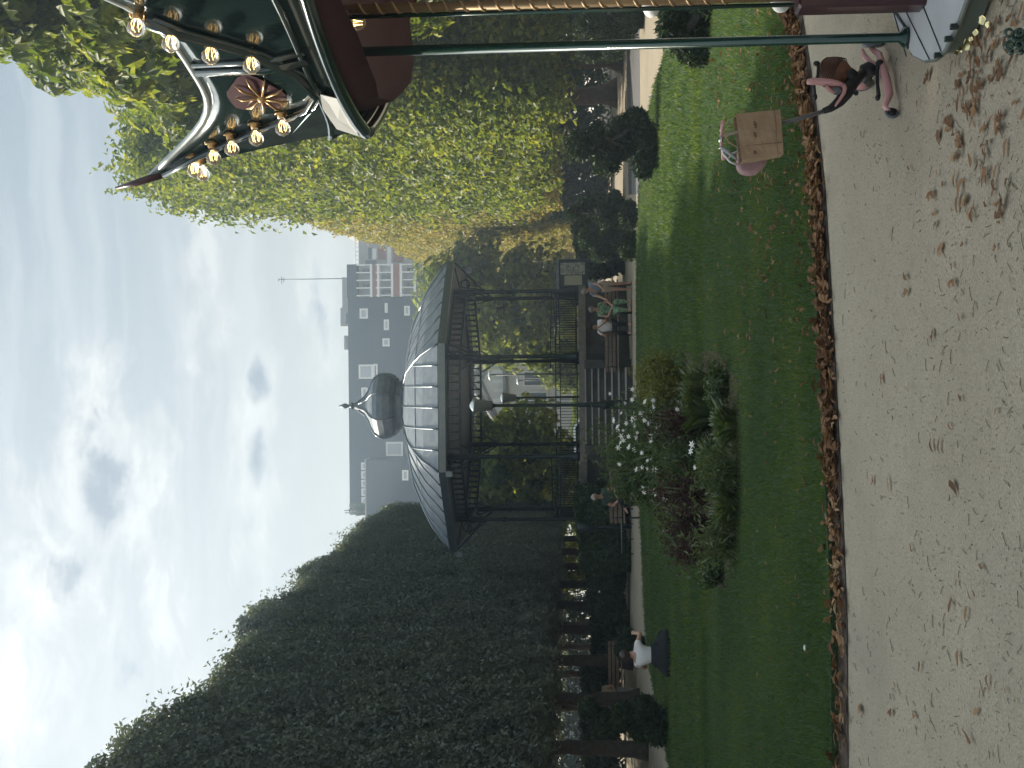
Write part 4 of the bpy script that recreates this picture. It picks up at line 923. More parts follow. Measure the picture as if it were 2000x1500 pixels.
# ================================================================== PEOPLE
def skinmesh(name, J, E, m, parent=None, loc=None, sub=2, root=None):
    names = list(J); me = bpy.data.meshes.new(name); me.from_pydata([J[n][:3] for n in names], [(names.index(a), names.index(b)) for a, b in E], []); me.materials.append(m)
    o = bpy.data.objects.new(name, me); C.objects.link(o)
    if parent is not None: o.parent = parent
    if loc is not None: o.location = loc
    md = o.modifiers.new('skin', 'SKIN'); md.use_smooth_shade = True; sv = me.skin_vertices[0].data
    for i, n in enumerate(names):
        r = J[n][3]; sv[i].radius = r if isinstance(r, tuple) else (r, r); sv[i].use_root = (n == (root or names[0]))
    s = o.modifiers.new('subsurf', 'SUBSURF'); s.levels = sub; s.render_levels = sub
    return o
def person(loc, rz, J, label, top, bottom, hair, shortleg=False, long_sleeve=False, cap=None, skirt=False, longhair=False):
    """J: joint positions in metres, x right, y forward(-y = facing), z up, relative to loc"""
    H = Vector(J['head']); Nk = Vector(J['neck']); up = (H-Nk).normalized(); fw = Vector(J.get('face', (0, -1, 0))).normalized()
    D = {}; E = []
    def a(n, p, r, par=None):
        D[n] = (*Vector(p), r)
        if par: E.append((par, n))
    pel, ch = Vector(J['pelvis']), Vector(J['chest'])
    a('pelvis', pel, (.135, .11)); a('waist', pel.lerp(ch, .5), (.12, .095), 'pelvis'); a('chest', ch, (.15, .105), 'waist'); a('neck0', Nk, .055, 'chest'); a('jaw', Nk.lerp(H, .5)+fw*.015, (.062, .068), 'neck0'); a('head', H, (.078, .09), 'jaw'); a('crown', H+up*.085, (.06, .07), 'head'); a('nose', H+fw*.105-up*.02, .014, 'head')
    for s in ('l', 'r'):
        sh, elb, wr = (Vector(J[k+s]) for k in ('sh_', 'el_', 'wr_')); hp, kn, an = (Vector(J[k+s]) for k in ('hip_', 'kn_', 'an_'))
        a('sh'+s, sh, .056, 'chest'); a('el'+s, elb, .042, 'sh'+s); a('fa'+s, elb.lerp(wr, .35), .040, 'el'+s); a('wr'+s, wr, .026, 'fa'+s)
        hd = (wr-elb).normalized(); x, y = frame(hd); pm = wr+hd*.07; a('pm'+s, pm, (.034, .018), 'wr'+s)
        for k in range(4):
            f0 = pm+x*(k-1.5)*.019+hd*.03; L = (.062, .072, .068, .052)[k]; a('f%d'%k+s, f0, .009, 'pm'+s); a('g%d'%k+s, f0+hd*L*.5+y*.008, .008, 'f%d'%k+s); a('h%d'%k+s, f0+hd*L*.9+y*.026, .007, 'g%d'%k+s)
        a('t0'+s, wr+hd*.03+x*.035, .010, 'wr'+s); a('t1'+s, wr+hd*.07+x*.052, .009, 't0'+s)
        a('hip'+s, hp, .088, 'pelvis'); a('kn'+s, kn, .056, 'hip'+s); a('cf'+s, kn.lerp(an, .35), .054, 'kn'+s); a('an'+s, an, .036, 'cf'+s); to = Vector(J.get('toe_'+s, an+fw*.17-Vector((0, 0, .05)))); a('to'+s, to, (.040, .026), 'an'+s)
    o = skinmesh('person', D, E, skin1, None, loc, 2, 'pelvis'); o.rotation_euler = (0, 0, rz); tag(o, label, 'person')
    # clothing
    T = {'waist': (*pel.lerp(ch, .12), (.165, .135)), 'mid': (*pel.lerp(ch, .55), (.150, .125)), 'chest': (*ch, (.168, .128)), 'col': (*(ch.lerp(Nk, .72)), (.088, .08))}; TE = [('waist', 'mid'), ('mid', 'chest'), ('chest', 'col')]
    for s in ('l', 'r'):
        sh, elb, wr = (Vector(J[k+s]) for k in ('sh_', 'el_', 'wr_')); T['s'+s] = (*sh, .072); T['e'+s] = (*sh.lerp(elb, 1.0 if long_sleeve else .5), .058); TE += [('chest', 's'+s), ('s'+s, 'e'+s)]
        if long_sleeve: T['w'+s] = (*elb.lerp(wr, .92), .040); TE.append(('e'+s, 'w'+s))
    skinmesh('shirt', T, TE, top, o, None, 2, 'chest')
    B = {'pel': (*(pel+Vector((0, 0, .03))), (.160, .135))}; BE = []
    for s in ('l', 'r'):
        hp, kn, an = (Vector(J[k+s]) for k in ('hip_', 'kn_', 'an_')); B['h'+s] = (*hp, .108); B['k'+s] = (*(hp.lerp(kn, .72) if shortleg else kn), .078 if not skirt else .11); BE += [('pel', 'h'+s), ('h'+s, 'k'+s)]
        if not shortleg: B['a'+s] = (*kn.lerp(an, .9), .058); BE.append(('k'+s, 'a'+s))
    skinmesh('skirt' if skirt else 'trousers', B, BE, bottom, o, None, 2, 'pel')
    hb = MB(); x, y = frame(up); back = -fw
    Rm = Matrix((fw.cross(up).normalized(), back, up)).transposed()
    hb.ball(H+back*.022+up*.035, .112, 14, 10, (.88, 1.02, .98), Rm)
    if longhair: hb.ball(H+back*.07-up*.10, .095, 10, 8, (.95, .7, 1.5), Rm)
    if cap: hb.add([H+up*.07+fw*.09+v for v in (fw.cross(up)*.07, fw.cross(up)*-.07, fw.cross(up)*-.05+fw*.09-up*.02, fw.cross(up)*.05+fw*.09-up*.02)], [(0, 1, 2, 3)])
    link('cap' if cap else 'hair', hb.mesh('hair', cap or hair), None, o)
    eb = MB()
    for s in (-1, 1): eb.ball(H+fw*.088+fw.cross(up)*s*.032+up*.008, .011, 8, 6)
    link('eyes', eb.mesh('eyes', blackp), None, o)
    mb = MB(); mb.ball(H+fw*.083-up*.052, .02, 8, 5, (1.2, .5, .35), Rm); link('mouth', mb.mesh('mouth', c_burg), None, o)
    return o
def sit(lean=0., arms='lap', cross=False, w=0):
    J = dict(pelvis=(0, 0, .52), chest=(0, -.06-lean, .93), neck=(0, -.08-lean*1.3, 1.10), head=(0, -.12-lean*1.5, 1.23),
             sh_l=(.18, -.07-lean, 1.02), sh_r=(-.18, -.07-lean, 1.02), hip_l=(.10, -.06, .50), hip_r=(-.10, -.06, .50), kn_l=(.13, -.48, .50), kn_r=(-.13, -.48, .50), an_l=(.14, -.44, .09), an_r=(-.14, -.44, .09), toe_l=(.15, -.60, .035), toe_r=(-.15, -.60, .035))
    if arms == 'lap': J.update(el_l=(.25, -.12-lean, .74), el_r=(-.25, -.12-lean, .74), wr_l=(.09, -.34-lean, .66), wr_r=(-.09, -.34-lean, .66))
    if arms == 'up': J.update(el_l=(.22, -.22, .80), el_r=(-.30, -.16, .78), wr_l=(.06, -.34, 1.0), wr_r=(-.12, -.36, .98))
    if cross: J.update(kn_l=(.02, -.46, .60), an_l=(-.26, -.50, .42), toe_l=(-.36, -.60, .36))
    return J
def gp(u, Y): return Vector((P(u, 1136, Y).x, Y, 0))
person(gp(893, 37.55), .25, sit(.02, 'lap'), 'seated woman in a green patterned dress beside a standing one', cl_green, cl_green, hairg, skirt=True)
person(gp(862, 37.55), -.2, sit(.0, 'up'), 'seated woman in a white top with arms raised in front', cl_white, cl_dark, hairb)
J = dict(pelvis=(.02, .0, .88), chest=(-.05, -.14, 1.20), neck=(-.09, -.22, 1.34), head=(-.13, -.28, 1.45), face=(-.7, -.7, -.25), sh_l=(.12, -.14, 1.30), sh_r=(-.22, -.12, 1.27), el_l=(.08, -.30, 1.06), el_r=(-.30, -.24, 1.02), wr_l=(-.08, -.44, .92), wr_r=(-.38, -.40, .88),
         hip_l=(.11, 0, .86), hip_r=(-.07, 0, .86), kn_l=(.11, -.03, .47), kn_r=(-.06, -.05, .47), an_l=(.12, .02, .09), an_r=(-.07, .0, .09), toe_l=(.13, -.14, .03), toe_r=(-.08, -.16, .03))
person(gp(938, 37.2), 0, J, 'standing woman in a blue-grey top and shorts bending towards the seated women', cl_blue, cl_beige, hairg, shortleg=True)
person(gp(532, 33.1), -.15, sit(.03, 'lap', True), 'man in a light cap sitting with crossed legs behind the flower bed', cl_olive, cl_dark, hairg, cap=cl_beige)
person(gp(112, 36.9), .3, sit(.12, 'lap'), 'person in a grey shirt at the left end of the shaded bench', cl_grey, cl_dark, hairb)
person(gp(146, 36.9), .2, sit(.05, 'lap'), 'person in a pale top at the right end of the shaded bench', cl_beige, cl_grey, hairb)
# woman kneeling on the lawn, seen from behind
J = dict(pelvis=(0, 0, .20), chest=(-.03, .06, .52), neck=(-.03, .09, .66), head=(-.04, .13, .77), face=(.1, 1, -.1), sh_l=(-.20, .06, .58), sh_r=(.17, .05, .58), el_l=(-.30, .22, .42), el_r=(.34, .16, .52), wr_l=(-.16, .42, .50), wr_r=(.30, .40, .62),
         hip_l=(-.11, .03, .17), hip_r=(.11, .03, .17), kn_l=(-.34, .36, .12), kn_r=(.34, .36, .12), an_l=(-.10, .30, .07), an_r=(.12, .26, .07), toe_l=(.06, .30, .05), toe_r=(-.04, .26, .05))
wl = GR(222, 1308, .05); w = person(wl, 0, J, 'woman in a white T-shirt sitting on the lawn with her back turned', cl_white, cl_dark, hairb, longhair=False)
b = MB(); b.lathe([(.36, .0), (.38, .05), (.33, .13), (.24, .22), (.19, .30), (.165, .34)], (0, .05, 0), 28)
for i_, v_ in enumerate(b.v): a_ = math.atan2(v_.y-.05, v_.x); k_ = 1+.10*math.sin(a_*5+1)*max(0, 1-v_.z/.25)+.05*math.sin(a_*11); v_.x *= k_*1.08; v_.y = .05+(v_.y-.05)*k_
link('skirt', b.mesh('skirt', cl_dark), None, w)
b = MB(); b.ball((-.05, .02, .80), .065, 10, 8); link('hair_bun', b.mesh('hair_bun', hairb), None, w)

# ================================================================== TRICYCLE with parent handle
T0 = GR(1340, 1745)
tr = empty('tricycle', (T0.x, T0.y, 0), 0, 'pink child tricycle with brown basket and tall push handle beside the carousel', 'tricycle')
def TP(l): return [P(u, v, Y) for u, v, Y in l]
def wheel(u, v, Y, r, ax):
    c = P(u, v, Y); c.z = r+.001; a = Vector(ax).normalized(); w_ = MB().torus(c, r*.76, r*.24, a, 26, 8).build('wheel', greyp, tr)
    MB().tube([c-a*.014, c+a*.014], r*.62, 18).build('rim', pink if r > .055 else blackp, w_); return c
wL = wheel(1279, 1738, 6.0, .036, (.55, -.83, 0)); wR = wheel(1413, 1716, 6.28, .058, (.95, -.3, 0)); wF = wheel(1336, 1698, 6.50, .062, (.95, .3, 0))
b = MB(); b.tube([wL+Vector((.008, .0, .012)), wL+Vector((.035, .01, .030)), P(1315, 1737, 6.04), P(1345, 1731, 6.08), P(1368, 1724, 6.12), P(1392, 1718, 6.2), wR+Vector((-.02, 0, .01))], [.012, .017, .025, .027, .024, .020, .014], 12, flat=.8); b.build('rear_axle', pink, tr)
b = MB(); b.tube(TP([(1376, 1717, 6.12), (1362, 1713, 6.12), (1335, 1714, 6.1), (1312, 1716, 6.08)]), [.013, .010, .009, .012], 8); b.ball(P(1377, 1718, 6.12), .020, 10, 8); b.ball(P(1309, 1714, 6.08), .016, 10, 8, (1, 1, .8)); b.build('pedal', blackp, tr)
b = MB(); b.tube(TP([(1372, 1716, 6.15), (1378, 1700, 6.2), (1390, 1688, 6.25), (1402, 1684, 6.28)]), [.012, .014, .015, .010], 8); b.build('fork', pink, tr)
b = MB(); b.tube(TP([(1362, 1716, 6.16), (1364, 1695, 6.18), (1362, 1683, 6.2)]), [.020, .042, .030], 12); b.tube(TP([(1362, 1700, 6.2), (1345, 1692, 6.3), (1334, 1697, 6.48)]), [.03, .022, .014], 8); b.build('crank_housing', blackp, tr)
b = MB(); b.tube(TP([(1283, 1608, 6.05), (1288, 1622, 6.06), (1302, 1640, 6.08), (1318, 1652, 6.10), (1338, 1664, 6.12), (1352, 1680, 6.15), (1364, 1690, 6.18)]), [.015, .019, .028, .036, .036, .026, .022], 12); b.ball(P(1318, 1672, 6.08), .013, 8, 6); b.build('frame', blackp, tr)
b = MB(); b.tube(TP([(1345, 1652, 6.12), (1352, 1664, 6.14), (1350, 1676, 6.14)]), [.045, .042, .02], 14); b.build('saddle', blackp, tr)
# basket: ribbed tapered tub
b = MB(); ca, cb_ = P(1366, 1604, 6.2), P(1346, 1658, 6.14)
b.tube([ca, ca.lerp(cb_, .15), ca.lerp(cb_, .4), ca.lerp(cb_, .7), cb_], [.056, .070, .084, .080, .050], 18, flat=.9); bk = b.build('basket', mat('basket_weave', (.13, .055, .028), .6, noise=(25, .6, (.20, .09, .05))), tr)
b = MB(); dd = (cb_-ca).normalized()
for i in range(9): f = .06+.07*i; rr = .056+.029*math.sin(min(1, f*1.6)*PI/2); b.torus(ca.lerp(cb_, f), rr+.002, .0025, dd, 22, 5)
b.build('weave_band', mat('basket_dark', (.07, .03, .018), .7), bk)
# pink shell with its loop
b = MB(); b.tube(TP([(1340, 1577, 6.06), (1341, 1588, 6.06), (1340, 1605, 6.06), (1339, 1622, 6.05), (1337, 1637, 6.05), (1334, 1648, 6.05)]), [.022, .028, .030, .028, .022, .014], 14, flat=.6)
b.tube(TP([(1334, 1647, 6.05), (1327, 1650, 6.05), (1318, 1648, 6.05), (1305, 1640, 6.05), (1292, 1630, 6.05)]), [.013, .011, .010, .008, .006], 10); b.tube(TP([(1332, 1612, 6.05), (1324, 1620, 6.05), (1318, 1630, 6.05)]), [.016, .010, .006], 8); b.build('front_shell', pink, tr)
MB().ball(P(1323, 1634, 6.06), .028, 16, 10, (.8, .7, 1.0)).build('headlight', greyp, tr)
b = MB(); b.tube(TP([(1376, 1597, 6.12), (1366, 1598, 6.12), (1352, 1597, 6.1), (1335, 1590, 6.08), (1312, 1592, 6.06)]), .0075, 8); b.ball(P(1376, 1595, 6.12), .016, 10, 8, (.9, .9, 1.1)); b.ball(P(1311, 1592, 6.06), .013, 10, 8, (1.4, .9, .9)); b.build('handlebar', blackp, tr)
b = MB(); b.tube(TP([(1283, 1610, 6.05), (1268, 1560, 6.03), (1258, 1520, 6.02)]), [.011, .010, .009], 8); b.build('push_pole', greyp, tr)
b = MB(); b.tube(TP([(1258, 1520, 6.02), (1249, 1470, 6.02), (1243, 1440, 6.02), (1234, 1412, 6.02)]), [.009, .008, .008, .008], 8); b.build('push_pole', cl_beige, tr)
b = MB(); b.tube(TP([(1263, 1414, 6.0), (1256, 1411, 6.0), (1240, 1409, 6.02), (1225, 1408, 6.02), (1205, 1411, 6.03), (1187, 1413, 6.04)]), [.013, .010, .007, .009, .008, .010], 10); pb = b.build('push_handle', pink, tr)
b = MB(); b.tube(TP([(1232, 1409, 6.02), (1222, 1408, 6.02)]), .0125, 10); b.tube(TP([(1248, 1410, 6.02), (1244, 1410, 6.02)]), .012, 10); b.tube(TP([(1213, 1408, 6.02), (1209, 1409, 6.02)]), .013, 10); b.build('clamp', chrome, pb)
b = MB(); b.tube(TP([(1212, 1409, 6.02), (1204, 1420, 5.99), (1196, 1430, 5.98), (1188, 1440, 5.98)]), [.013, .012, .010, .006], 8, flat=.6); b.build('brake_lever', cl_grey, pb)
# paper bag hanging on the handle
bag = empty('paper_bag', tuple(P(1235, 1528, 5.98)), 0, 'brown kraft paper bag hanging from the tricycle push handle', 'bag')
f1 = [P(1278, 1437, 5.95), P(1186, 1449, 5.93), P(1199, 1530, 5.93), P(1286, 1524, 5.95)]
b = MB(); n_ = 8; vs = []; 
for i in range(n_+1):
    for j in range(n_+1):
        s, t = i/n_, j/n_; p = f1[0].lerp(f1[1], s).lerp(f1[3].lerp(f1[2], s), t); p.y += .006*math.sin(s*9+t*4)*math.sin(t*7)-.010*math.sin(PI*s)*t; vs.append(p)
for i in range(n_+1):
    for j in range(n_+1):
        s, t = i/n_, j/n_; p = f1[0].lerp(f1[1], s).lerp(f1[3].lerp(f1[2], s), t); p.y += .095+.008*math.sin(s*6+t*5); vs.append(p)
N_ = (n_+1)**2; idx = lambda i, j, k=0: k*N_+i*(n_+1)+j; fs = []
for i in range(n_):
    for j in range(n_): fs += [(idx(i, j), idx(i+1, j), idx(i+1, j+1), idx(i, j+1)), (idx(i, j, 1), idx(i, j+1, 1), idx(i+1, j+1, 1), idx(i+1, j, 1))]
for j in range(n_): fs += [(idx(0, j), idx(0, j+1), idx(0, j+1, 1), idx(0, j, 1)), (idx(n_, j), idx(n_, j, 1), idx(n_, j+1, 1), idx(n_, j+1))]
for i in range(n_): fs += [(idx(i, n_), idx(i+1, n_), idx(i+1, n_, 1), idx(i, n_, 1))]
b.add(vs, fs); b.build('bag_body', kraft, bag)
b = MB(); s0, s1 = P(1214, 1446, 5.925), P(1222, 1527, 5.925); b.tube([s0+Vector((0, .004, 0)), s1+Vector((0, -.004, 0))], .0018, 4); b.tube([P(1284, 1513, 5.935), P(1198, 1519, 5.915)], .0018, 4); b.build('fold', mat('kraft_fold', (.24, .16, .10), .8), bag)
b = MB()
for (u0, n__) in ((1262, 5), (1241, 4), (1206, 3)):
    for i in range(n__): c = P(u0-2.6*i, 1473+.5*i+(i % 2), 5.922); b.box(c, (.0045, .002, random.choice((.008, .011, .006)))); 
    c = P(u0-1.3*n__, 1477, 5.922); b.box(c, (.006*n__, .002, .0025))
b.build('printed_marks', ink, bag)
b = MB(); b.tube(TP([(1262, 1440, 5.97), (1255, 1425, 5.98), (1240, 1411, 6.0), (1222, 1424, 5.98), (1210, 1444, 5.96)]), .003, 6); b.build('handle', kraft, bag)
pc_ = P(1190, 1470, 6.05); b = MB(); poly = [(1232, 1442), (1206, 1444), (1178, 1440), (1166, 1446), (1160, 1462), (1163, 1480), (1174, 1494), (1190, 1500), (1214, 1498), (1232, 1490)]
pf = [P(u, v, 6.06) for u, v in poly]; b.prism(pf, (0, .09, 0)); o = b.build('pouch', pouch_m, None, pc_); tag(o, 'dusty pink rounded pouch hanging behind the paper bag', 'bag'); md = o.modifiers.new('bevel', 'BEVEL'); md.width = .02; md.segments = 3
b = MB(); b.tube(TP([(1178, 1441, 6.06), (1184, 1426, 6.03), (1200, 1412, 6.02), (1213, 1410, 6.02)]), .006, 6); b.tube(TP([(1206, 1444, 6.06), (1200, 1430, 6.04), (1190, 1422, 6.03)]), .005, 6); b.build('strap', cl_white, o)

# ================================================================== CAROUSEL
CX, CY = 3.09, 5.47; RM = 1.86; NP = 7; DA = 2*PI/NP; A0 = math.radians(169)
ZR = 2.67
ca_ = empty('carousel', (CX, CY, 0), 0, 'dark green children carousel with bulb-lit crown roof at the right', 'carousel')
def ring(a, r, z): return Vector((CX+r*math.cos(a), CY+r*math.sin(a), z))
def topz(t): return ZR+.60+.50*abs(2*t-1)**3
def rad(t, z):                                   # the boards lean and flare outwards at the corners
    k = max(0, (z-ZR)/1.0); c = abs(2*t-1)**2.2
    return RM*(1-.035*(1-c)) - .02*k + .20*c*k**1.4
for kk in range(NP):
    a0 = A0+kk*DA; nt_, nz = 20, 8
    def sp(t, s, off=0.0):
        z = ZR+(topz(t)-ZR)*s; return ring(a0+t*DA, rad(t, z)+off, z)
    b = MB(); vs = [sp(i/nt_, j/nz) for i in range(nt_+1) for j in range(nz+1)]+[sp(i/nt_, j/nz, -.035) for i in range(nt_+1) for j in range(nz+1)]
    N_ = (nt_+1)*(nz+1); fs = []
    for i in range(nt_):
        for j in range(nz): q0 = i*(nz+1)+j; fs += [(q0, q0+1, q0+nz+2, q0+nz+1), (N_+q0, N_+q0+nz+1, N_+q0+nz+2, N_+q0+1)]
        q0 = i*(nz+1)+nz; fs.append((q0, N_+q0, N_+q0+nz+1, q0+nz+1)); q0 = i*(nz+1); fs.append((q0, q0+nz+1, N_+q0+nz+1, N_+q0))
    b.add(vs, fs, True); bd = b.build('rounding_board', c_green, ca_)
    b = MB(); b.tube([sp(i/nt_, 1.0, -.01)+Vector((0, 0, .004)) for i in range(nt_+1)], .013, 8, flat=1.5); b.build('top_trim', trim_m, bd)
    b = MB(); b.tube([sp(i/nt_, .0, .005)+Vector((0, 0, -.01)) for i in range(nt_+1)], .032, 8); b.tube([sp(i/nt_, .16, .010) for i in range(nt_+1)], .014, 8); b.build('bottom_moulding', c_green, bd)
    if kk in (0, 1, 6):
        # garland band that carries the bulbs
        gar = [(.015, .97), (.05, .86), (.09, .76), (.14, .63), (.20, .46), (.28, .27), (.38, .16), (.50, .24), (.60, .46), (.65, .68), (.70, .88), (.76, .98)]
        b = MB(); b.tube([sp(t, s, .012) for t, s in gar], .034, 8, flat=.5); b.tube([sp(t, s-.05, .010) for t, s in gar], .012, 6); b.build('garland_band', c_green, bd)
        pan = [(.37+.10*math.cos(x)*(1+.25*math.cos(3*x)), .62+.22*math.sin(x)) for x in np.linspace(0, 2*PI, 20, endpoint=False)]
        pv_ = [sp(t, s, .008) for t, s in pan]; b = MB(); cc_ = sp(.37, .62, .016); b.add(pv_+[cc_], [(i, (i+1) % 20, 20) for i in range(20)]); b.build('painted_panel', c_burg, bd)
        b = MB()
        for x in np.linspace(.25, 2*PI+.25, 9, endpoint=False): b.tube([sp(.37, .58, .02), sp(.37+.08*math.cos(x), .58+.14*math.sin(x), .026), sp(.37+.11*math.cos(x), .58+.20*math.sin(x), .012)], [.006, .006, .002], 6)
        b.ball(sp(.37, .58, .02), .022, 10, 8); b.build('gilt_ray', c_gold, bd)
        b = MB(); b.tube([sp(.56, .12, .012), sp(.52, .45, .012), sp(.50, .97, .004)], .030, 8, flat=.6); b.tube([sp(.60, .12, .012), sp(.56, .45, .012), sp(.54, .97, .004)], .014, 8); b.build('rib_moulding', c_green, bd)
        mp = [(.03, .09), (.025, .55), (.06, .70), (.11, .58), (.16, .44), (.22, .30), (.30, .19), (.18, .14)]; mv = [sp(t, s, .010) for t, s in mp]
        MB().add(mv+[sp(.10, .38, .018)], [(i, (i+1) % 8, 8) for i in range(8)]).build('mirror_panel', mirror, bd)
        q_ = [sp(.03, .02, .030), sp(.37, -.01, .030), sp(.40, .125, .028), sp(.30, .16, .026), sp(.12, .12, .026)]
        MB().prism(q_, (.004, .004, 0)).build('silver_leaf', silver_leaf, bd)
        for (t, s) in [(.045, .88), (.09, .84), (.125, .77), (.175, .65), (.235, .48), (.60, .50), (.645, .74), (.70, .93), (.77, 1.0), (.02, .80)]:
            c0 = sp(t, min(s, .97), -.02)+Vector((0, 0, max(0, s-.97)*.9)); n = (ring(a0+t*DA, 1, 0)-Vector((CX, CY, 0))).normalized(); n = (n+Vector((0, 0, -.12))).normalized()
            sk = MB(); sk.tube([c0, c0+n*.045], [.026, .018], 10); sk.torus(c0+n*.022, .028, .005, n, 14, 5); so_ = sk.build('light_bulb', c_gold, bd)
            gl = MB(); gl.tube([c0+n*.043, c0+n*.055, c0+n*.072, c0+n*.088, c0+n*.104, c0+n*.119, c0+n*.127], [.015, .018, .028, .036, .036, .024, .006], 14); gl.build('globe', bulbg, so_)
            fi = MB(); x, y = frame(n)
            for w_ in range(6): an = w_*2*PI/6; fi.tube([c0+n*.056+x*.004*math.cos(an)+y*.004*math.sin(an), c0+n*.080+x*.016*math.cos(an)+y*.016*math.sin(an), c0+n*.102+x*.012*math.cos(an+.5)+y*.012*math.sin(an+.5)], .0007, 4)
            fi.build('filament', fil, so_)
    pk_ = sp(0, 1.0); out = (ring(a0, 1, 0)-Vector((CX, CY, 0))).normalized()
    b = MB(); b.tube([pk_-out*.02-Vector((0, 0, .06)), pk_+out*.02+Vector((0, 0, .08)), pk_+out*.045+Vector((0, 0, .19))], [.034, .028, .012], 8, flat=.6); b.build('corner_finial', c_burg, ca_)
    pz = ring(a0, 1.53, 0) if kk else Vector((1.545, 5.40, 0)); b = MB(); b.tube([pz+Vector((0, 0, .12)), pz+Vector((0, 0, .14)), pz+Vector((0, 0, .16)), pz+Vector((0, 0, ZR-.02))], [.045, .045, .0225, .0225], 14); b.build('pole', c_pole, ca_)
# deck
lobe = [(1900, 1640), (1490, 1735), (1445, 1753), (1412, 1768), (1392, 1784), (1382, 1803), (1385, 1823), (1403, 1843), (1450, 1866), (1500, 1884), (1900, 2050)]
lp = [GR(u, v, .12) for u, v in lobe]
b = MB(); b.prism([p-Vector((0, 0, .012)) for p in lp], (0, 0, .012)); b.build('deck', c_deck, ca_)
b = MB(); b.prism([Vector((p.x, p.y, .012))+(Vector((CX, CY, 0))-Vector((p.x, p.y, 0))).normalized()*.03 for p in lp], (0, 0, .094)); b.build('deck_skirt', mat('skirt_green', (.10, .12, .10), .7), ca_)
b = MB(); b.tube([p+Vector((0, 0, -.014)) for p in lp], .012, 6, cap=False); b.build('deck_rim', mat('rim_green', (.09, .10, .085), .5), ca_)
MB().lathe([(1.33, .02), (1.35, .04), (1.35, .09), (1.33, .10)], (CX, CY, 0), 40).build('turntable', c_deck, ca_)
for q_ in (((1390, 1770), (1500, 1738)), ((1384, 1815), (1480, 1768)), ((1400, 1838), (1495, 1800))): MB().tube([GR(*q_[0], .122), GR(*q_[1], .122)], .003, 4).build('deck_seam', blackp, ca_)
MB().tube([GR(1405, 1773, .124), GR(1442, 1771, .124), GR(1492, 1738, .124)], .006, 6).build('cable', blackp, ca_)
for q_ in ((1448, 1864), (1424, 1853), (1392, 1832)): MB().box(GR(*q_, .125), (.02, .02, .03)).build('deck_clip', iron, ca_)
# canopy: maroon cloth under the roof and a hanging scalloped valance
b = MB(); nseg = 48; prof_k = [(RM-.10, ZR+.02), (RM-.16, ZR-.08), (RM-.20, ZR+.0), (1.2, ZR+.14), (.5, ZR+.30), (.2, ZR+.34)]
vs = []; fs = []
for i in range(nseg):
    a = A0+2*PI*i/nseg; sc = abs(math.sin(i*PI/6))
    for j, (r_, z) in enumerate(prof_k): vs.append(ring(a, r_+(.015*(i % 2) if j > 0 else 0), z-(.07*sc if j == 1 else 0)))
m_ = len(prof_k)
for i in range(nseg):
    for j in range(m_-1): i2 = (i+1) % nseg; fs.append((i*m_+j, i2*m_+j, i2*m_+j+1, i*m_+j+1))
b.add(vs, fs, True); b.build('canopy_lining', c_maroon, ca_)
b = MB(); vs = []; prof_t = [(RM-.05, ZR+.36), (1.2, ZR+.75), (.5, ZR+1.2), (.15, ZR+1.5)]
b.lathe([(r_, z) for r_, z in prof_t], (CX, CY, 0), 8, A0); b.build('roof', c_green, ca_)
MB().lathe([(.35, .14), (.35, .4), (.28, .5), (.28, ZR), (.32, ZR+.3)], (CX, CY, 0), 16).build('centre_drum', c_burg, ca_)
# twisted brass pole, maroon seat and white mudguards at the frame edge
bp = P(1494, 1100, 5.35); b = MB(); b.tube([(bp.x, bp.y, .14), (bp.x, bp.y, ZR+.05)], .021, 12); tp_ = b.build('ride_pole', c_rope, ca_)
b = MB(); n_ = 340; b.tube([Vector((bp.x+.0205*math.cos(i*.42), bp.y+.0205*math.sin(i*.42), .9+i*(ZR-.9)/n_)) for i in range(n_)], .008, 5); b.build('twist', c_rope, tp_)
b = MB(); b.tube([(bp.x-.026, bp.y+.03, .14), (bp.x-.026, bp.y+.03, ZR)], .011, 8); b.build('pole', c_pole, ca_)
sx0 = P(1489, 1700, 5.1); zt, zb = P(1490, 1570, 5.1).z, P(1490, 1878, 5.1).z
b = MB(); b.box((sx0.x+.25, 5.16, (zt+zb)/2+.02), (.5, .12, zt-zb), 0, .01); b.build('seat_side', c_burg, ca_)
MB().ball(P(1500, 1525, 5.5), .060, 16, 10, (1.0, .6, .8)).build('ride_headlamp', whitep, ca_); MB().ball(P(1503, 1272, 5.5), .09, 16, 10, (1.0, .7, .55)).build('ride_headlamp', whitep, ca_)
p = P(1455, 700, 5.6); sk = MB(); sk.tube([p+Vector((0, 0, .10)), p+Vector((0, 0, .03))], [.03, .02], 10); sb_ = sk.build('light_bulb', c_gold, ca_)
gl = MB(); gl.ball(p, .036, 14, 10); gl.build('globe', bulbg, sb_); fi = MB()
for w_ in range(4): fi.tube([p+Vector((.012*math.cos(w_*1.57), .012*math.sin(w_*1.57), .02)), p+Vector((.008*math.cos(w_*1.57+.6), .008*math.sin(w_*1.57+.6), -.015))], .0012, 4)
fi.build('filament', fil, sb_)
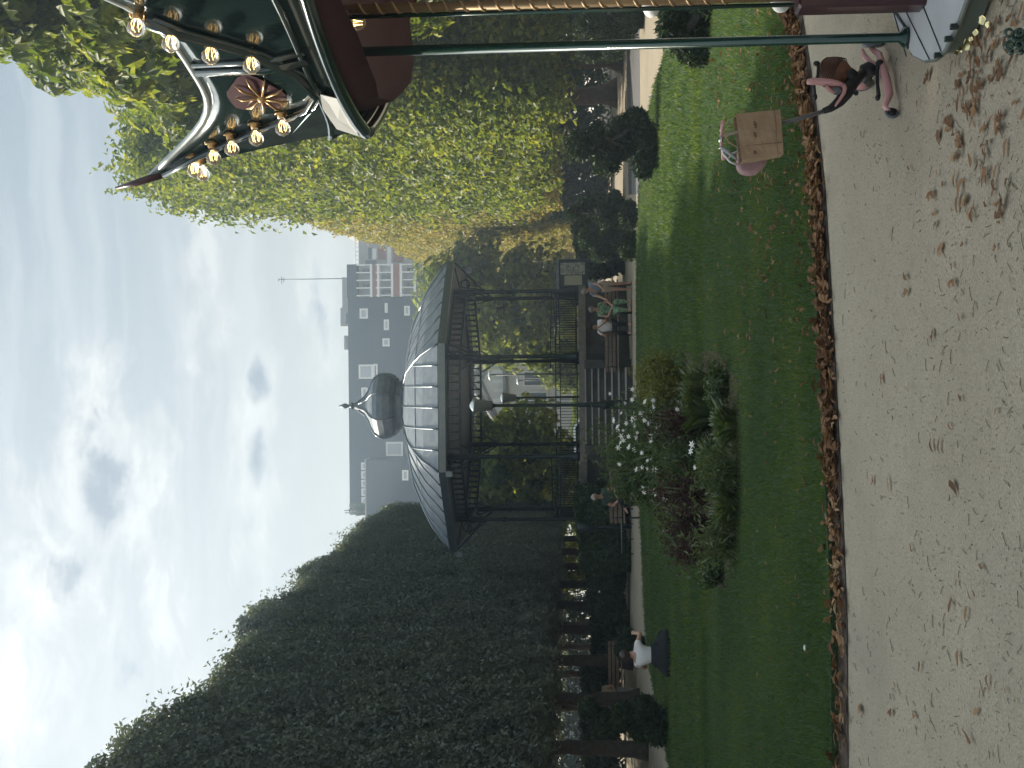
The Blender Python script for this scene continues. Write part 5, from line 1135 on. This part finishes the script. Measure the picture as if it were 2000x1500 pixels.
# sun flecks on fallen leaves, shaped as bright metal flakes by the deck
fleck_m = mat('fleck_metal', (.95, .78, .40), .22, 1.0)
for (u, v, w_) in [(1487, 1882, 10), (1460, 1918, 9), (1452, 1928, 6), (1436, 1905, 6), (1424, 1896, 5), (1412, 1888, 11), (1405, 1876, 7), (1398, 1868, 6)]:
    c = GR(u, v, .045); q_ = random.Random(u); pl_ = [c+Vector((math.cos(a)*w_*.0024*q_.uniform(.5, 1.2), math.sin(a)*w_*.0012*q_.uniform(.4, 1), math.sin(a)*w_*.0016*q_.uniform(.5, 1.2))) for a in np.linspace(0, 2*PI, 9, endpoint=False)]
    MB().prism(pl_, (.002, .004, -.002)).build('sun_fleck', fleck_m, ca_)
# cast iron post top poking in at the bottom of the picture
g0 = P(1418, 1978, 3.3); po = empty('iron_bollard', (g0.x, g0.y, 0), 0, 'top of a dark green ornate iron post at the lower right', 'bollard')
b = MB(); zt = P(1418, 1957, 3.3).z; b.box((g0.x, g0.y, zt*.5-.01), (.052, .05, zt-.02), 0, .006); b.build('shaft', c_pole, po)
b = MB()
for i in range(7):
    z = zt-.008-.028*i
    for s in (-1, 1): b.torus((g0.x+s*.017, g0.y-.03, z), .010, .0045, (0, 1, 0), 12, 6); 
    b.ball((g0.x-.032, g0.y-.01, z-.012), .008, 8, 6)
b.build('scroll_ornament', c_pole, po)
print('fallen leaves', lc, 'objects', len(C.objects))
# ================================================================== HAZE
hz = bpy.data.materials.new('haze_air'); hz.use_nodes = True; t = hz.node_tree; t.nodes.clear()
vo = t.nodes.new('ShaderNodeVolumePrincipled'); vo.inputs['Color'].default_value = (.64, .82, 1.0, 1); vo.inputs['Density'].default_value = .0018; vo.inputs['Anisotropy'].default_value = .55
om = t.nodes.new('ShaderNodeOutputMaterial'); t.links.new(vo.outputs[0], om.inputs['Volume'])
o = MB().box((0, 70, 20), (190, 240, 43)).build('haze', hz, None, Vector((0, 70, 20))); tag(o, 'thin bright summer haze over the park', 'haze', kind='stuff')
